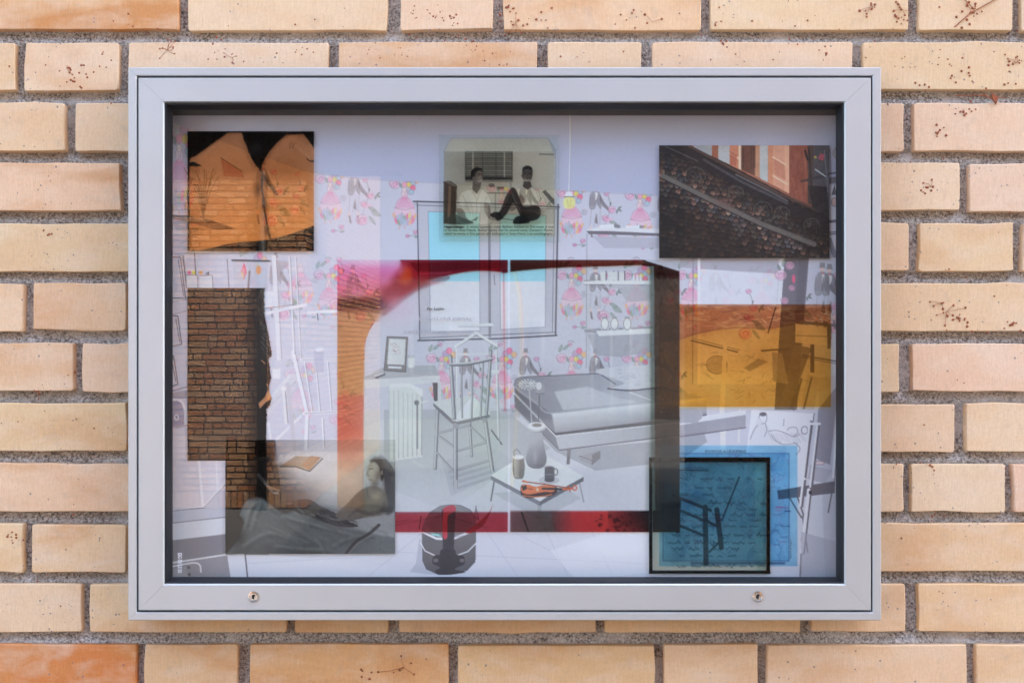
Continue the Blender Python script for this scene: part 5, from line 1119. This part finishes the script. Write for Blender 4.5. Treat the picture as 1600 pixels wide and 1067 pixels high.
c.line(smooth([(1062,530),(1100,518),(1150,512),(1200,513),(1240,506)], 5), 2.2, (112,60,44), .6)
for k in range(60): x, y = rr.uniform(1040,1290), rr.uniform(530,630); c.line([(x,y),(x+rr.uniform(-16,16),y+rr.uniform(-5,5))], 1.1, (160,108,50), .4)
c.noise(8, 3, 101, 2); c.noise(9, 30, 102, 2)
tag(c.sheet("amber_film", -0.0112, film=True), "amber yellow film print with rusty clouds above the drawing board", "film print")

# ---- blue map film
c = Canvas(1030, 695.5, 1246, 884, (126,176,220)); c.op[:] = .02; rr = np.random.RandomState(13)
c.rect(1036,708,1233,876,(92,152,204)); c.noise(18, 26, 111, 3)
for k in range(40): x, y = rr.uniform(1040,1230), rr.uniform(712,872); c.ell(x, y, rr.uniform(6,18), rr.uniform(4,12), (36,90,176) if k % 2 else (110,170,226), .3, rr.uniform(0,3), soft=1)
for k in range(230):
    x, y = rr.uniform(1038,1228), rr.uniform(711,868); p = [(x, y)]; th = rr.uniform(0,6.3)
    for j in range(4): th += rr.uniform(-.9,.9); p.append((p[-1][0]+4*math.cos(th), p[-1][1]+4*math.sin(th)))
    q = np.clip(smooth(p, 3), (1037,709), (1232,875)); c.line(q, .8, [(40,76,140),(150,196,236),(120,84,140),(30,60,120)][k % 4], .7)
c.line([(1036,708),(1233,708),(1233,876),(1036,876),(1036,708)], 1, (44,70,120)); c.line([(1080,880),(1226,880)], 1.8, (36,60,110)); c.line([(1080,878),(1226,878)], .7, (36,60,110))
for k in range(12): x, y = rr.uniform(1205,1228), rr.uniform(775,860); c.line([(x,y),(x+rr.uniform(5,12),y)], 1.2, (40,60,120) if k > 4 else (150,70,130), .8)
c.noise(4, 3, 112, 2)
mp_ = tag(c.sheet("map_film", -0.0104, film=True), "blue map printed on film partly behind the black-bordered letter", "map")
lettering(mp_, "ENVIRONS de LEUKERBAD", 1102, 706.4, 64, -0.0106, M_INK, height=3.6)
lettering(mp_, "Gemmi & Region", 1236.5, 872, 30, -0.0106, M_INK, rot=-math.pi/2, height=2.6)

# ---- handwritten letter with a black border
c = Canvas(1014, 714, 1203.5, 896, (134,150,152)); c.op[:] = .03; rr = np.random.RandomState(14)
c.grad([(1014,714),(1203,714),(1203,896),(1014,896)], (122,142,148), (162,164,158), (1100,800), (1100,892)); c.grad([(1180,714),(1203,714),(1203,896),(1180,896)], (150,170,150), (120,140,130), (1182,800), (1200,800), .5)
for k in range(26): x, y = rr.uniform(1020,1196), rr.uniform(722,880); c.ell(x, y, rr.uniform(10,26), rr.uniform(4,10), (92,110,116), .35, rr.uniform(0,3), soft=1)
rows = [(734,1060,1106,0),(748,1062,1190,.9),(762,1086,1126,.6),(773,1062,1115,.5),(786,1108,1196,.5),(796,1150,1172,.6),(804,1066,1196,.9),(813,1062,1188,.95),(822,1060,1180,1),(836,1050,1188,1),(848,1044,1182,1),(857,1052,1160,1),(868,1062,1150,.9),(884,1058,1190,.9)]
for y, xa, xb, d in rows:
    x = xa
    if d == 0: c.line([(xa,y),(xb,y+1)], 1.5, (30,28,34)); c.line([(xa+8,y-3),(xb,y-2)], .8, (40,38,44)); continue
    while x < xb:
        wl = rr.uniform(8,24); p = []; n_ = int(wl/1.9)
        for j in range(n_): p.append((x+j*1.9, y+(1.8 if j % 2 else -1.8)*rr.uniform(.2,1)-(4.5*rr.rand() if rr.rand() < .16 else 0)+(4*rr.rand() if rr.rand() < .1 else 0)))
        if len(p) > 2: c.line(smooth(p, 3), 1.0, (34,36,46), .85)
        x += wl+rr.uniform(3,6)+(14 if rr.rand() > d else 0)
bd = 5.2
for q in ((1014,714,1203.5,714+bd+1.4),(1014,896-bd,1203.5,896),(1014,714,1014+bd,896),(1203.5-bd-.6,714,1203.5,896)): c.rect(*q, (4,4,5), 1, .9)
x = 1020.
while x < 1198: c.ell(x, 720.4, 2.6, 1.5, (6,6,7), .9); x += rr.uniform(3,6)
c.noise(4, 3, 121, 2)
tag(c.sheet("letter_film", -0.0116, film=True), "handwritten letter on film with a thick black border over the blue map", "letter")

# etched mark on the glass
lettering(glass, "ESG EN 12150", 278.2, 863.5, 31, -0.0377, M_WHITEINK, rot=math.pi/2, height=6.0, bold=0.02)

# ------------------------------------------------------------------ dried creeper on the bricks
M_PAD = simple("dried_creeper_pad", (0.30, 0.075, 0.024), 0.7, 0, 300, 0.4)
M_OLD = simple("old_pad_mark", (0.27, 0.21, 0.22), 0.8, 0, 200, 0.3)
def pad(mb_, px, py, r, y=-0.0004):
    c_ = P(px, py, 0); n = 6; k = r/1248.0
    vs = [(c_[0]+k*math.cos(i*1.047), -0.0002, c_[2]+k*math.sin(i*1.047)) for i in range(n)]+[(c_[0], -0.0002-k*.6, c_[2])]
    mb_.add(vs, [(i, (i+1) % n, n) for i in range(n)]+[tuple(range(n-1,-1,-1))])
def stem(mb_, pts, r):
    pp = [Vector(P(x, y, 0)) + Vector((0, -0.0006, 0)) for x, y in pts]
    for a, b in zip(pp[:-1], pp[1:]): mb_.tube(a, b, r/1248.0, 4)
rr = np.random.RandomState(77)
CL = [(260,78,9,16),(345,80,8,14),(362,92,7,12),(160,96,4,8),(112,115,5,12),(117,126,4,8),(470,76,8,12),(660,20,8,16),(702,28,7,10),(690,32,6,10),(800,15,8,8),(806,38,9,9),(585,85,6,10),(625,82,6,8),(733,73,8,10),(770,90,6,14),(790,102,5,8),(860,28,6,10),(984,27,4,6),(1020,35,3,10),(1127,68,5,6),(1288,80,4,6),(1120,38,4,5),(1362,12,9,12),(1408,15,10,10),(1405,28,7,9),(1520,20,8,12),(1512,12,5,8),(1585,98,9,8),(1510,120,8,12),(1435,130,5,8),(1505,172,9,10),(1470,208,8,8),(1450,300,6,8),(1455,292,4,6),(1480,485,9,14),(1470,473,5,6),(1500,495,6,6),(1580,505,9,10),(1522,508,5,8),(60,605,8,8),(62,598,5,8),(112,585,4,6),(1495,595,4,6),(75,365,4,4),(20,835,8,8),(1455,730,5,6),(1467,800,4,6),(108,795,4,10),(138,747,4,12),(630,1040,7,12),(565,1055,5,10),(135,128,5,10),(108,112,6,14),(1575,130,5,10)]
for i, (x, y, n, sp) in enumerate(CL):
    t = MB(); ctr = (x+rr.uniform(-2,2), y+rr.uniform(-2,2)); has = rr.rand() < .22 or n >= 9
    for k in range(n):
        q = (x+rr.normal()*sp*1.0, y+rr.normal()*sp*.8); pad(t, *q, rr.uniform(1.2,2.3))
        if has and rr.rand() < .6: stem(t, [ctr, ((ctr[0]+q[0])/2+rr.uniform(-2,2), (ctr[1]+q[1])/2+rr.uniform(-2,2)), q], .28)
    tag(t.build("creeper_tendril", M_PAD), "dried creeper tendril with thin branching stems and rust-red pads on brick" if has else "stemless cluster of dried rust-red creeper pads stuck to brick", "tendril", "branching dried tendrils" if has else "stemless creeper pad clusters")
t = MB(); stem(t, [(1491,43),(1515,22),(1540,8),(1562,-4)], .8); stem(t, [(1522,17),(1512,4),(1500,-4)], .5)
for k in range(6): pad(t, 1515+rr.normal()*8, 18+rr.normal()*8, 2.2)
tag(t.build("dry_twig", M_PAD), "longer thin dried creeper twig slanting over the corner bricks", "twig")
t = MB(); stem(t, [(1493,150),(1528,149),(1545,152),(1572,153)], .7); stem(t, [(1535,147),(1552,156),(1556,164)], .9)
p_ = [P(1548,147,0), P(1558,152,0), P(1556,162,0), P(1550,158,0)]
t.add([(p[0], -0.004, p[2]) for p in p_]+[(p[0], -0.0015, p[2]) for p in p_], [(0,1,2,3),(7,6,5,4),(0,4,5,1),(1,5,6,2),(2,6,7,3),(3,7,4,0)])
tag(t.build("dry_twig", M_PAD), "short dried creeper twig with a small red leaf lying along a mortar joint", "twig")
t = MB(); o_ = MB()
for k in range(150):
    x = rr.choice([rr.uniform(0,1600), rr.uniform(600,1600)]); y = rr.choice([rr.uniform(0,105), rr.uniform(0,105), rr.uniform(0,1060)])
    if 195 < x < 1382 and 100 < y < 990: x = rr.choice([rr.uniform(2,190), rr.uniform(1385,1598)])
    pad(t, x, y, rr.uniform(.8,1.7))
for k in range(230):
    x, y = rr.uniform(0,1600), rr.uniform(0,1060)
    if 195 < x < 1382 and 100 < y < 990: x = rr.choice([rr.uniform(2,190), rr.uniform(1385,1598)])
    for j in range(rr.randint(1,4)): pad(o_, x+rr.normal()*7, y+rr.normal()*6, rr.uniform(.6,1.3))
tag(t.build("creeper_pads", M_PAD), "scattered tiny rust-red creeper pads dotted over the bricks", "pads", kind="stuff")
tag(o_.build("old_creeper_marks", M_OLD), "scattered tiny grey marks left on the bricks by old creeper", "marks", kind="stuff")
